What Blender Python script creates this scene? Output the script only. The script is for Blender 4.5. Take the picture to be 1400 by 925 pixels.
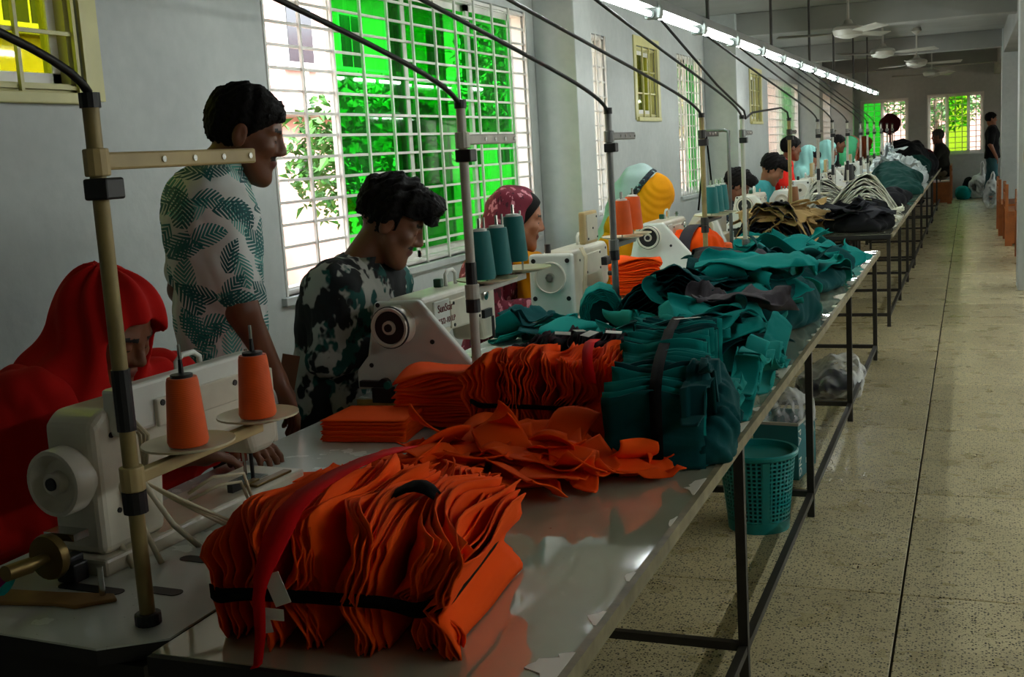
import bpy, bmesh, math, random
import numpy as np
from mathutils import Vector, Matrix, Euler

for _o in list(bpy.data.objects):
    bpy.data.objects.remove(_o)
SC = bpy.context.scene
COL = SC.collection
PI = math.pi

# ------------------------------------------------------------------ camera
F_PX, YAW, PITCH, ROLL, EYE = 1585.86, -0.381152, 0.156638, -0.0593698, 1.55
_cy, _sy, _cp, _sp = math.cos(YAW), math.sin(YAW), math.cos(PITCH), math.sin(PITCH)
_fwd = Vector((_sy*_cp, _cy*_cp, -_sp))
_rt = Vector((_cy, -_sy, 0)); _up = _rt.cross(_fwd)
_r2 = math.cos(ROLL)*_rt + math.sin(ROLL)*_up
_u2 = -math.sin(ROLL)*_rt + math.cos(ROLL)*_up
camd = bpy.data.cameras.new('camera'); cam = bpy.data.objects.new('camera', camd)
COL.objects.link(cam)
m = Matrix.Identity(4)
for i in range(3):
    m[i][0], m[i][1], m[i][2] = _r2[i], _u2[i], -_fwd[i]
m[2][3] = EYE
cam.matrix_world = m
camd.sensor_fit = 'HORIZONTAL'; camd.sensor_width = 36.0; camd.lens = F_PX*36.0/1400.0
camd.clip_start = 0.05; camd.clip_end = 300
SC.camera = cam

# ------------------------------------------------------------------ world, sun, exposure
W = bpy.data.worlds.new('sky'); SC.world = W; W.use_nodes = True
_n = W.node_tree.nodes; _l = W.node_tree.links
_bg = _n['Background']
_sky = _n.new('ShaderNodeTexSky'); _sky.sky_type = 'NISHITA'
_sky.sun_disc = False; _sky.sun_elevation = math.radians(58); _sky.sun_rotation = math.radians(90)
_sky.air_density = 1.2; _sky.dust_density = 3.0
_hs = _n.new('ShaderNodeHueSaturation'); _hs.inputs['Saturation'].default_value = .45
_l.new(_sky.outputs[0], _hs.inputs['Color']); _l.new(_hs.outputs[0], _bg.inputs[0]); _bg.inputs[1].default_value = 0.9
sund = bpy.data.lights.new('sun', 'SUN'); sund.energy = 7.5; sund.angle = math.radians(3)
sund.color = (1.0, .95, .86)
sun = bpy.data.objects.new('sun', sund); COL.objects.link(sun)
sun.rotation_euler = (Vector((-math.cos(math.radians(56)), 0.25, -math.sin(math.radians(56))))).to_track_quat('-Z', 'Y').to_euler()
vs = SC.view_settings
SC.display_settings.display_device = 'sRGB'
vs.view_transform = 'Standard'; vs.look = 'None'; vs.gamma = 1.0; vs.use_curve_mapping = False
vs.exposure = 1.1
SC.cycles.max_bounces = 8; SC.cycles.diffuse_bounces = 4; SC.cycles.glossy_bounces = 3
SC.cycles.transparent_max_bounces = 12; SC.cycles.transmission_bounces = 4
SC.cycles.caustics_reflective = False; SC.cycles.caustics_refractive = False
SC.cycles.sample_clamp_indirect = 6.0
SC.cycles.use_denoising = True

# ------------------------------------------------------------------ helpers
def tag(o, label=None, cat=None, group=None, kind=None):
    if label: o['label'] = label
    if cat: o['category'] = cat
    if group: o['group'] = group
    if kind: o['kind'] = kind
    return o

def empty(name, loc=(0, 0, 0), rz=0.0, parent=None):
    o = bpy.data.objects.new(name, None); COL.objects.link(o)
    o.location = loc; o.rotation_euler = (0, 0, rz); o.empty_display_size = .1
    if parent: o.parent = parent
    return o

def children(o):
    return [c for c in o.children]

def copy_tree(o, parent=None):
    c = o.copy(); COL.objects.link(c)
    if parent: c.parent = parent
    for ch in list(o.children):
        copy_tree(ch, c)
    return c

def link_mesh(name, me, parent=None):
    o = bpy.data.objects.new(name, me); COL.objects.link(o)
    if parent: o.parent = parent
    return o

def share(o, name, parent, loc=(0, 0, 0), rot=(0, 0, 0), scale=(1, 1, 1)):
    c = link_mesh(name, o.data, parent); c.location = loc; c.rotation_euler = rot; c.scale = scale
    return c

class MB:
    def __init__(s): s.v = []; s.f = []; s.mi = []; s.cur = 0
    def add(s, vs_, fs):
        b = len(s.v); s.v += [tuple(map(float, p)) for p in vs_]
        s.f += [tuple(b+i for i in f) for f in fs]; s.mi += [s.cur]*len(fs)
        return s
    def mat(s, i): s.cur = i; return s
    def box(s, c, d, rot=None):
        hx, hy, hz = d[0]/2, d[1]/2, d[2]/2
        P = [Vector((x, y, z)) for x in (-hx, hx) for y in (-hy, hy) for z in (-hz, hz)]
        if rot is not None:
            R = rot if isinstance(rot, Matrix) else Euler(rot).to_matrix()
            P = [R @ p for p in P]
        c = Vector(c)
        return s.add([p+c for p in P], [(0, 1, 3, 2), (4, 6, 7, 5), (0, 4, 5, 1), (2, 3, 7, 6), (0, 2, 6, 4), (1, 5, 7, 3)])
    def b2(s, lo, hi):
        return s.box([(a+b)/2 for a, b in zip(lo, hi)], [abs(b-a) for a, b in zip(lo, hi)])
    def bar(s, p, q, w, h=None):
        p = Vector(p); q = Vector(q); d = q-p; h = h or w
        R = d.to_track_quat('Y', 'Z').to_matrix()
        return s.box((p+q)/2, (w, d.length, h), R)
    def cyl(s, p, q, r0, r1=None, n=12, caps=True):
        p = Vector(p); q = Vector(q); r1 = r0 if r1 is None else r1
        R = (q-p).to_track_quat('Z', 'Y').to_matrix()
        vs_ = []
        for c, r in ((p, r0), (q, r1)):
            for k in range(n):
                a = 2*PI*k/n; vs_.append(c + R @ Vector((r*math.cos(a), r*math.sin(a), 0)))
        fs = [(k, (k+1) % n, n+(k+1) % n, n+k) for k in range(n)]
        if caps: fs += [tuple(range(n-1, -1, -1)), tuple(range(n, 2*n))]
        return s.add(vs_, fs)
    def tube(s, path, r, n=6):
        P = [Vector(p) for p in path]; vs_ = []; fs = []
        rr = r if hasattr(r, '__len__') else [r]*len(P)
        T = [(P[min(i+1, len(P)-1)]-P[max(i-1, 0)]).normalized() for i in range(len(P))]
        up = Vector((0, 0, 1)) if abs(T[0].z) < .9 else Vector((1, 0, 0))
        for i, p in enumerate(P):
            a = T[i].cross(up).normalized(); b = a.cross(T[i]).normalized(); up = b
            for k in range(n):
                t = 2*PI*k/n; vs_.append(p + rr[i]*(math.cos(t)*a + math.sin(t)*b))
        for i in range(len(P)-1):
            for k in range(n):
                fs.append((i*n+k, i*n+(k+1) % n, (i+1)*n+(k+1) % n, (i+1)*n+k))
        fs += [tuple(range(n-1, -1, -1)), tuple(range((len(P)-1)*n, len(P)*n))]
        return s.add(vs_, fs)
    def lathe(s, prof, o=(0, 0, 0), axis='z', n=24):
        o = Vector(o); vs_ = []; fs = []
        for r, h in prof:
            for k in range(n):
                a = 2*PI*k/n; c, d = r*math.cos(a), r*math.sin(a)
                p = {'z': (c, d, h), 'y': (d, h, c), 'x': (h, c, d)}[axis]
                vs_.append(o+Vector(p))
        for i in range(len(prof)-1):
            for k in range(n):
                fs.append((i*n+k, i*n+(k+1) % n, (i+1)*n+(k+1) % n, (i+1)*n+k))
        if prof[0][0] > 1e-6: fs.append(tuple(range(n-1, -1, -1)))
        if prof[-1][0] > 1e-6: fs.append(tuple(range((len(prof)-1)*n, len(prof)*n)))
        return s.add(vs_, fs)
    def ball(s, c, r, n=12, m_=8):
        r = r if hasattr(r, '__len__') else (r, r, r)
        vs_ = []; fs = []
        for i in range(m_+1):
            t = PI*i/m_
            for k in range(n):
                a = 2*PI*k/n
                vs_.append((c[0]+r[0]*math.sin(t)*math.cos(a), c[1]+r[1]*math.sin(t)*math.sin(a), c[2]+r[2]*math.cos(t)))
        for i in range(m_):
            for k in range(n):
                fs.append((i*n+k, (i+1)*n+k, (i+1)*n+(k+1) % n, i*n+(k+1) % n))
        return s.add(vs_, fs)
    def grid(s, A, close_u=False):
        n, m_ = A.shape[:2]; fs = []
        for i in range(n-(0 if close_u else 1)):
            for j in range(m_-1):
                i2 = (i+1) % n
                fs.append((i*m_+j, i2*m_+j, i2*m_+j+1, i*m_+j+1))
        return s.add([tuple(p) for p in A.reshape(-1, 3)], fs)
    def prism(s, poly, axis, a, b):
        """poly of 2D points, extruded along axis ('x','y','z') from a to b"""
        def P(u, v, w): return {'x': (w, u, v), 'y': (u, w, v), 'z': (u, v, w)}[axis]
        n = len(poly)
        vs_ = [P(u, v, a) for u, v in poly] + [P(u, v, b) for u, v in poly]
        fs = [tuple(range(n)), tuple(range(2*n-1, n-1, -1))] + [(k, n+k, n+(k+1) % n, (k+1) % n) for k in range(n)]
        return s.add(vs_, fs)
    def build(s, name, mats, parent=None, smooth=False, bevel=0, solid=0, seg=2, fix=True):
        me = bpy.data.meshes.new(name); me.from_pydata(s.v, [], s.f)
        for mm in (mats if isinstance(mats, (list, tuple)) else [mats]): me.materials.append(mm)
        me.polygons.foreach_set('material_index', s.mi)
        if fix:
            bm = bmesh.new(); bm.from_mesh(me)
            bmesh.ops.remove_doubles(bm, verts=bm.verts, dist=1e-6)
            bmesh.ops.recalc_face_normals(bm, faces=bm.faces); bm.to_mesh(me); bm.free()
        o = link_mesh(name, me, parent)
        if smooth:
            me.polygons.foreach_set('use_smooth', [True]*len(me.polygons))
            if smooth == 'auto':
                me.set_sharp_from_angle(angle=math.radians(40))
        if solid:
            md = o.modifiers.new('thickness', 'SOLIDIFY'); md.thickness = solid; md.offset = 0
        if bevel:
            md = o.modifiers.new('bevel', 'BEVEL'); md.width = bevel; md.segments = seg; md.limit_method = 'ANGLE'
        return o

def text_mesh(name, txt, size, mat_, parent, matrix, extrude=.0006, align='LEFT'):
    cu = bpy.data.curves.new(name, 'FONT'); cu.body = txt; cu.size = size; cu.extrude = extrude; cu.align_x = align
    cu.resolution_u = 3
    t = bpy.data.objects.new(name, cu); COL.objects.link(t)
    dg = bpy.context.evaluated_depsgraph_get()
    me = bpy.data.meshes.new_from_object(t.evaluated_get(dg))
    bpy.data.objects.remove(t); me.materials.clear(); me.materials.append(mat_)
    o = link_mesh(name, me, parent); o.matrix_local = matrix
    return o

# ------------------------------------------------------------------ materials
def srgb(*c):
    if len(c) == 1: h = c[0]; c = [int(h[i:i+2], 16) for i in (0, 2, 4)]
    return tuple(((x/255)/12.92 if x/255 <= .04045 else ((x/255+.055)/1.055)**2.4) for x in c)+(1,)

class NT:
    def __init__(s, name):
        s.m = bpy.data.materials.new(name); s.m.use_nodes = True
        s.n = s.m.node_tree.nodes; s.l = s.m.node_tree.links
        s.b = s.n['Principled BSDF']; s.out = s.n['Material Output']
    def new(s, t, **kw):
        x = s.n.new('ShaderNode'+t)
        for k, v in kw.items(): setattr(x, k, v)
        return x
    def link(s, a, b): s.l.new(a, b); return s
    def set(s, node, **kw):
        for k, v in kw.items(): node.inputs[k.replace('_', ' ')].default_value = v
        return node
    def coord(s, kind='Object', scale=None):
        t = s.new('TexCoord'); o = t.outputs[kind]
        if scale is not None:
            mp = s.new('Mapping'); s.link(o, mp.inputs[0]); mp.inputs['Scale'].default_value = scale; o = mp.outputs[0]
        return o
    def noise(s, vec, scale, detail=3, rough=.5):
        t = s.new('TexNoise'); s.link(vec, t.inputs[0]); s.set(t, Scale=scale, Detail=detail, Roughness=rough); return t.outputs[0]
    def ramp(s, fac, *stops):
        r = s.new('ValToRGB'); s.link(fac, r.inputs[0]); e = r.color_ramp.elements
        while len(e) < len(stops): e.new(.5)
        for k, (p, c) in zip(e, stops): k.position = p; k.color = c
        return r.outputs[0]
    def math(s, op, a, b=None, c=None, clamp=False):
        x = s.new('Math', operation=op, use_clamp=clamp)
        for i, v in enumerate((a, b, c)):
            if v is None: continue
            if isinstance(v, (int, float)): x.inputs[i].default_value = v
            else: s.link(v, x.inputs[i])
        return x.outputs[0]
    def mix(s, fac, a, b, blend='MIX'):
        x = s.new('Mix', data_type='RGBA', blend_type=blend)
        for i, v in ((0, fac), (6, a), (7, b)):
            if isinstance(v, (int, float, tuple)): x.inputs[i].default_value = v
            else: s.link(v, x.inputs[i])
        return x.outputs[2]
    def bump(s, h, strength=.3, dist=.01):
        x = s.new('Bump'); s.link(h, x.inputs['Height']); s.set(x, Strength=strength, Distance=dist)
        s.link(x.outputs[0], s.b.inputs['Normal']); return x

def plain(name, col, rough=.5, metal=0.0, var=.12, vscale=6, bump=0, bscale=40, coat=0, spec=.5):
    t = NT(name); o = t.coord()
    if var:
        n = t.noise(o, vscale, 4)
        dark = tuple(c*(1-var) for c in col[:3])+(1,); lite = tuple(min(1, c*(1+var)) for c in col[:3])+(1,)
        t.link(t.ramp(n, (.3, dark), (.7, lite)), t.b.inputs['Base Color'])
    else: t.b.inputs['Base Color'].default_value = col
    t.set(t.b, Roughness=rough, Metallic=metal); t.b.inputs['Coat Weight'].default_value = coat
    t.b.inputs['Specular IOR Level'].default_value = spec
    if bump: t.bump(t.noise(o, bscale, 3), bump, .003)
    return t.m

def cloth(name, col, var=.25, rough=.9, sheen=.3, weave=900, trans=0):
    t = NT(name); o = t.coord()
    rnd = t.new('ObjectInfo').outputs['Random']
    n = t.noise(o, 9, 4)
    f = t.math('ADD', t.math('MULTIPLY', rnd, .45), t.math('MULTIPLY', n, .6))
    dark = tuple(c*(1-var) for c in col[:3])+(1,); lite = tuple(min(1, c*(1+var)) for c in col[:3])+(1,)
    t.link(t.ramp(f, (.15, dark), (.85, lite)), t.b.inputs['Base Color'])
    t.set(t.b, Roughness=rough); t.b.inputs['Sheen Weight'].default_value = sheen; t.b.inputs['Sheen Roughness'].default_value = .4
    t.b.inputs['Sheen Tint'].default_value = tuple(min(1, c*1.5+.05) for c in col[:3])+(1,)
    t.b.inputs['Specular IOR Level'].default_value = .2
    w = t.noise(o, weave, 2, .7); w2 = t.noise(o, 35, 3)
    t.bump(t.math('ADD', w, t.math('MULTIPLY', w2, 1.5)), .25, .002)
    return t.m
# ------------------------------------------------------------------ structure: room shell
def m_wall():
    t = NT('painted_plaster'); o = t.coord()
    n = t.noise(o, 1.3, 5); n2 = t.noise(o, 14, 4)
    c = t.ramp(t.math('ADD', t.math('MULTIPLY', n, .7), t.math('MULTIPLY', n2, .3)), (.3, srgb(156, 161, 158)), (.7, srgb(180, 185, 181)))
    t.link(c, t.b.inputs['Base Color']); t.set(t.b, Roughness=.55)
    t.bump(t.math('ADD', t.noise(o, 30, 4), t.math('MULTIPLY', t.noise(o, 6, 2), 2)), .2, .006); return t.m
def m_terrazzo():
    t = NT('terrazzo'); o = t.coord('Object'); 
    info = t.new('ObjectInfo').outputs['Random']
    off = t.new('VectorMath', operation='ADD'); t.link(o, off.inputs[0])
    cb = t.new('CombineXYZ'); t.link(t.math('MULTIPLY', info, 37.), cb.inputs[0]); t.link(t.math('MULTIPLY', info, 11.), cb.inputs[1])
    t.link(cb.outputs[0], off.inputs[1]); v = off.outputs[0]
    vo = t.new('TexVoronoi', feature='F1'); t.link(v, vo.inputs[0]); t.set(vo, Scale=105.)
    chip = t.math('LESS_THAN', vo.outputs['Distance'], .40)
    rc = t.new('SeparateColor'); t.link(vo.outputs['Color'], rc.inputs[0])
    sel = t.math('MULTIPLY', chip, t.math('LESS_THAN', rc.outputs[0], .42))
    vo2 = t.new('TexVoronoi', feature='F1'); t.link(v, vo2.inputs[0]); t.set(vo2, Scale=210.)
    rc2 = t.new('SeparateColor'); t.link(vo2.outputs['Color'], rc2.inputs[0])
    sel2 = t.math('MULTIPLY', t.math('LESS_THAN', vo2.outputs['Distance'], .38), t.math('LESS_THAN', rc2.outputs[0], .3))
    base = t.ramp(t.math('ADD', t.math('MULTIPLY', t.noise(v, 3, 5), .8), t.math('MULTIPLY', info, .25)), (.3, srgb(184, 170, 128)), (.75, srgb(224, 210, 166)))
    c = t.mix(sel, base, srgb(58, 50, 38)); c = t.mix(sel2, c, srgb(70, 62, 48))
    st = t.ramp(t.noise(v, 2.2, 6, .65), (.60, (0, 0, 0, 1)), (.72, (1, 1, 1, 1)))
    c = t.mix(t.math('MULTIPLY', st, .28), c, srgb(96, 78, 56))
    t.link(c, t.b.inputs['Base Color'])
    t.link(t.ramp(t.noise(v, 6, 4), (.3, (.22, .22, .22, 1)), (.7, (.42, .42, .42, 1))), t.b.inputs['Roughness'])
    t.bump(t.noise(v, 60, 3), .06, .002)
    return t.m
M = {}
M['wall'] = m_wall(); M['terrazzo'] = m_terrazzo()
M['ceiling'] = plain('ceiling_paint', srgb(128, 129, 124), .85, var=.1, vscale=2)
M['joint'] = plain('floor_joint', srgb(52, 46, 36), .8)
M['white_frame'] = plain('white_window_metal', srgb(214, 212, 204), .4, var=.1)
M['lime_lit_frame'] = plain('lime_lit_window_metal', srgb(190, 184, 120), .45, var=.12)  # yellowish tint is lime light from the glass, put into the colour
M['cream_paint'] = plain('cream_paint', srgb(206, 198, 172), .4)
def glass(name, col, gl=.08):
    t = NT(name)
    tr = t.new('BsdfTransparent'); tr.inputs[0].default_value = col
    g = t.new('BsdfGlossy'); g.inputs['Roughness'].default_value = .04
    g.inputs[0].default_value = (.9, .95, .9, 1)
    mx = t.new('MixShader'); fr = t.new('LayerWeight'); fr.inputs[0].default_value = .5
    t.link(t.math('MULTIPLY_ADD', t.math('POWER', fr.outputs['Facing'], 4.5), .5, .03), mx.inputs[0]); t.link(tr.outputs[0], mx.inputs[1]); t.link(g.outputs[0], mx.inputs[2])
    t.link(mx.outputs[0], t.out.inputs[0]); return t.m
M['green_glass'] = glass('green_tinted_glass', (.08, .62, .12, 1))
M['lime_glass'] = glass('lime_tinted_glass', (.42, .46, .06, 1))
M['clear_glass'] = glass('clear_glass', (.92, .95, .94, 1))

X_W, X_C, Y_END, CEIL, Y0, X_R = -3.0, -2.68, 28.2, 3.05, -3.0, 5.2
def wall_holes(name, axis, pos, thick, u0, u1, z0, z1, holes, mat_):
    """axis 'x': wall in the plane x=pos spanning y; thickness goes away from the room (sign of thick)"""
    us = sorted({u0, u1, *[h[0] for h in holes], *[h[1] for h in holes]}); zs = sorted({z0, z1, *[h[2] for h in holes], *[h[3] for h in holes]})
    def P(u, z, d): return (pos+d, u, z) if axis == 'x' else (u, pos+d, z)
    mb = MB()
    solid = lambda i, j: 0 <= i < len(us)-1 and 0 <= j < len(zs)-1 and not any(h[0]-1e-6 <= us[i] and us[i+1] <= h[1]+1e-6 and h[2]-1e-6 <= zs[j] and zs[j+1] <= h[3]+1e-6 for h in holes)
    for i in range(len(us)-1):
        for j in range(len(zs)-1):
            if not solid(i, j): continue
            a, b, c, d = us[i], us[i+1], zs[j], zs[j+1]
            for dd in (0, thick): mb.add([P(a, c, dd), P(b, c, dd), P(b, d, dd), P(a, d, dd)], [(0, 1, 2, 3)])
            for (di, dj, p, q) in ((-1, 0, (a, c), (a, d)), (1, 0, (b, c), (b, d)), (0, -1, (a, c), (b, c)), (0, 1, (a, d), (b, d))):
                if not solid(i+di, j+dj):
                    mb.add([P(*p, 0), P(*q, 0), P(*q, thick), P(*p, thick)], [(0, 1, 2, 3)])
    return tag(mb.build(name, mat_), kind='structure')

# windows on the left wall: (y0, y1, z0, z1, kind)
LW = [(2.30, 3.46, 1.86, 2.66, 'lime'), (4.66, 8.12, .95, 2.56, 'big'), (8.72, 10.12, .98, 2.53, 'clear'), (11.10, 11.90, 1.84, 2.52, 'lime'),
      (12.80, 14.10, .98, 2.54, 'mix'), (17.4, 18.3, 1.83, 2.52, 'lime'), (18.97, 22.5, .98, 2.52, 'mix'),
      (23.3, 24.6, .98, 2.52, 'clear'), (25.2, 25.9, 1.84, 2.52, 'lime'), (26.3, 27.9, .98, 2.52, 'clear')]
wall_holes('wall_left', 'x', X_W, -.18, Y0, Y_END+.2, 0, CEIL, [w[:4] for w in LW], M['wall'])
EW = [(-2.36, -1.32, .98, 2.30, 'mixl'), (-.92, .27, .98, 2.33, 'mix2'), (2.6, 3.9, .98, 2.3, 'clear')]
wall_holes('wall_end', 'y', Y_END, .2, X_W, X_R, 0, CEIL, [w[:4] for w in EW], M['wall'])
RW = [(y, y+2.2, .95, 2.5, 'clear') for y in (6.0, 12.0, 18.0, 24.0)]
wall_holes('wall_right', 'x', X_R, .2, Y0, Y_END+.2, 0, CEIL, [w[:4] for w in RW], M['wall'])
wall_holes('wall_back', 'y', Y0, -.2, X_W, X_R, 0, CEIL, [], M['wall'])
tag(MB().b2((X_W-.5, Y0-.5, CEIL), (X_R+.5, Y_END+.5, CEIL+.2)).build('ceiling', M['ceiling']), kind='structure')
# unseen slab added outside to keep the sun out of the right windows
tag(MB().b2((X_R+.5, Y0-.5, 2.75), (X_R+2.2, Y_END+.5, 2.9)).build('trim_1', M['ceiling']), kind='structure')
floor = tag(MB().b2((X_W-.2, Y0-.2, -.3), (X_R+.2, Y_END+.2, -.012)).build('floor', M['joint']), kind='structure')
# floor slabs: a 1.18 m grid aligned to the joints in view
TX, TY, TS = -.215, 3.95, 1.18
tm = MB().box((0, 0, 0), (TS-.008, TS-.008, .012)).build('floor_tile', M['terrazzo'], floor, bevel=.002, seg=1)
first = True
for i in range(-3, 5):
    for j in range(-6, 21):
        x, y = TX+TS*(i+.5), TY+TS*(j+.5)
        if x-TS/2 < X_W-.6 or y > Y_END or x > X_R: continue
        if first: tm.location = (x, y, -.006); first = False
        else:
            o = share(tm, 'floor_tile', floor, (x, y, -.006)); md = o.modifiers.new('bevel', 'BEVEL'); md.width = .002; md.segments = 1
# columns and beams
for k, (y0, y1, xc) in enumerate([(8.26, 8.66, -2.68), (14.22, 14.7, -2.61), (22.6, 23.1, -2.62), (27.9, 28.19, -2.5)]):
    tag(MB().b2((X_W, y0, 0), (xc, y1, CEIL)).build('trim_%d' % (k+2), M['wall'], bevel=.008), kind='structure')
for k, (x0, y0, w) in enumerate([(.45, 20.2, .46), (.415, 11.9, .46), (.45, 4.0, .46)]):
    if y0 < 5: continue
    xx = x0
    tag(MB().b2((xx, y0, 0), (xx+w, y0+.4, CEIL)).build('trim_%d' % (k+7), M['wall'], bevel=.008), kind='structure')
tag(MB().b2((.47, Y0, 2.68), (.90, Y_END, CEIL)).build('trim_10', M['ceiling'], bevel=.01), kind='structure')
for k, y in enumerate((8.46, 14.46, 20.4, 25.0)):
    tag(MB().b2((X_W, y-.14, 2.78), (X_R, y+.14, CEIL)).build('trim_%d' % (k+11), M['ceiling'], bevel=.01), kind='structure')

WN = [0]
def window(axis, pos, out, u0, u1, z0, z1, kind):
    """frame + grille + sliding panes; axis 'x' -> in the wall x=pos, 'out' = outward sign"""
    WN[0] += 1
    S = lambda u, z, d: (pos+d*out, u, z) if axis == 'x' else (u, pos+d*out, z)
    fm = M['lime_lit_frame'] if kind == 'lime' else M['white_frame']
    def bx(mb, a, b, c, d, d0, d1):
        mb.b2(S(a, c, d0), S(b, d, d1)); return mb
    root = tag(empty('window_%d' % WN[0], S((u0+u1)/2, z0, .05)), kind='structure')
    inv = Matrix.Translation(-root.location)
    def put(mb, name, mat_, parent=root, **k):
        o = mb.build(name, mat_, parent, **k); o.data.transform(inv); return o
    fr = MB(); t = .035
    for (a, b, c, d) in ((u0, u1, z0, z0+t), (u0, u1, z1-t, z1), (u0, u0+t, z0, z1), (u1-t, u1, z0, z1)): bx(fr, a, b, c, d, .03, .10)
    put(fr, 'window_frame', fm)
    # grille
    nv = max(2, round((u1-u0)/(.30 if kind == 'lime' else .145))); nh = max(2, round((z1-z0)/(.125 if kind != 'lime' else .2)))
    if kind == 'big': nv = 11; nh = 15
    for k in range(nv+1):
        u = u0+.02+(u1-u0-.04)*k/nv
        
        put(bx(MB(), u-.008, u+.008, z0, z1, .0, .014), 'grille_bar', fm)
    for k in range(nh+1):
        z = z0+.02+(z1-z0-.04)*k/nh
        put(bx(MB(), u0, u1, z-.007, z+.007, .012, .024), 'grille_bar', fm)
    def pane(a, b, mat_, d, nm='glass_pane'):
        p = put(bx(MB(), a+.04, b-.04, z0+.07, z1-.07, d, d+.005), nm, mat_)
        f = MB()
        for (p_, q, r, s_) in ((a, b, z0+.03, z0+.075), (a, b, z1-.075, z1-.03), (a, a+.045, z0+.03, z1-.03), (b-.045, b, z0+.03, z1-.03)):
            bx(f, p_, q, r, s_, d-.008, d+.014)
        put(f, 'pane_frame', M['white_frame'], root)
        return p
    L = u1-u0
    if kind == 'lime':
        pane(u0+.03, u0+L*.55, M['lime_glass'], .05); pane(u0+L*.45, u1-.03, M['lime_glass'], .08)
    elif kind == 'big':
        pane(5.33, 6.22, M['green_glass'], .05); pane(6.10, 7.28, M['green_glass'], .09)
        pane(6.16, 6.92, M['green_glass'], .125); pane(7.12, 7.88, M['green_glass'], .05)
    elif kind == 'mix':
        pane(u0+L*.42, u0+L*.86, M['green_glass'], .06); pane(u0+.03, u0+L*.46, M['clear_glass'], .10)
    elif kind == 'mixl':
        pane(u0+.03, u0+L*.46, M['green_glass'], .06); pane(u0+L*.44, u1-.03, M['clear_glass'], .10)
    elif kind == 'mix2':
        pane(u0+L*.34, u0+L*.74, M['lime_green'], .06); pane(u0+.03, u0+L*.36, M['clear_glass'], .10); pane(u0+L*.72, u1-.03, M['clear_glass'], .10)
    else:
        pane(u0+.03, u0+L*.52, M['clear_glass'], .06); pane(u0+L*.48, u1-.03, M['clear_glass'], .10)
    # sill
    put(bx(MB(), u0-.04, u1+.04, z0-.04, z0, -.03, .17), 'window_sill', M['wall'] if kind != 'lime' else fm, bevel=.004)
    if kind == 'lime':   # surround, lime glow of the glass put into its colour
        s = MB(); b_ = .09
        for (a, b, c, d) in ((u0-b_, u0, z0-b_*.3, z1), (u1, u1+b_, z0-b_*.3, z1), (u0-b_, u1+b_, z1, z1+b_)): bx(s, a, b, c, d, -.012, .0)
        put(s, 'surround', M['lime_lit_frame'])
    return root
M['lime_green'] = glass('leaf_green_glass', (.45, .78, .16, 1))
for w in LW: window('x', X_W, -1, *w)
for w in EW: window('y', Y_END, 1, *w)
for w in RW: window('x', X_R, 1, *w)

# ------------------------------------------------------------------ outside
M['ground'] = plain('dusty_ground', srgb(150, 130, 112), .95, var=.2, vscale=1)
M['leaf'] = plain('leaf_green', srgb(46, 98, 26), .6, var=.5, vscale=3)
M['bark'] = plain('bark', srgb(92, 74, 56), .9)
M['pink_wall'] = plain('pink_wash', srgb(190, 150, 138), .9, var=.15, vscale=1.5)
M['grey_conc'] = plain('grey_concrete', srgb(132, 130, 126), .9, var=.2, vscale=2)
M['yellow_wall'] = plain('yellow_wash', srgb(180, 158, 84), .9, var=.15, vscale=1.5)
M['dark_pane'] = plain('dark_window_glass', srgb(34, 38, 46), .15, var=.1)
M['brick'] = plain('brick_red', srgb(172, 98, 72), .9, var=.25, vscale=8)
tag(MB().b2((-60, -40, -.6), (60, 90, -.35)).build('ground', M['ground']), kind='structure')
def building(name, loc, w, d, h, floors, wallm, label, face):
    r = tag(empty(name, loc), label, 'building')
    MB().b2((-d/2, -w/2, 0), (d/2, w/2, h)).build('wall', wallm, r)
    s = d/2 if face == 'x' else 0
    fh = h/floors
    for f in range(floors+1):
        MB().b2((d/2, -w/2-.1, f*fh-.12), (d/2+.55, w/2+.1, f*fh+.06)).build('floor_slab', M['grey_conc'], r)
    n = int(w/2.2)
    for f in range(floors):
        for k in range(n):
            y = -w/2+(k+.5)*w/n
            wn = MB().b2((d/2-.02, y-.55, f*fh+.9), (d/2+.05, y+.55, f*fh+2.2)).build('window', M['white_frame'], r)
            MB().b2((d/2+.03, y-.48, f*fh+.97), (d/2+.07, y-.03, f*fh+2.13)).b2((d/2+.03, y+.03, f*fh+.97), (d/2+.07, y+.48, f*fh+2.13)).build('pane', M['dark_pane'], wn)
            MB().b2((d/2, y-.62, f*fh+.85), (d/2+.12, y+.62, f*fh+.90)).build('ledge', M['grey_conc'], r)
        if f:
            for k in range(int(w/1.1)):
                y = -w/2+.5+k*1.1
                MB().b2((d/2+.48, y-.03, f*fh), (d/2+.53, y+.03, f*fh+.9)).build('railing_post', M['white_frame'], r)
            MB().b2((d/2+.46, -w/2, f*fh+.86), (d/2+.55, w/2, f*fh+.92)).build('railing', M['white_frame'], r)
    return r
building('apartment_building', (-17, 27, -.4), 22, 8, 9.3, 3, M['pink_wall'], 'pink washed building with slab balconies seen through the left end of the large window', 'x')
building('apartment_building', (-14.5, 53, -.4), 24, 6, 9.3, 3, M['yellow_wall'], 'yellow building with slab balconies seen through the green panes of the large window', 'x')
building('apartment_building', (-16, 6, -.4), 16, 8, 9.3, 3, M['yellow_wall'], 'yellow building seen through the small lime window at the upper left', 'x')
bw = tag(MB().b2((-9.2, 0, -.4), (-9.0, 80, 1.35)).build('boundary_wall', M['pink_wall']), 'low pale boundary wall outside the left windows', 'wall')
rnd = random.Random(5)
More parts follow.
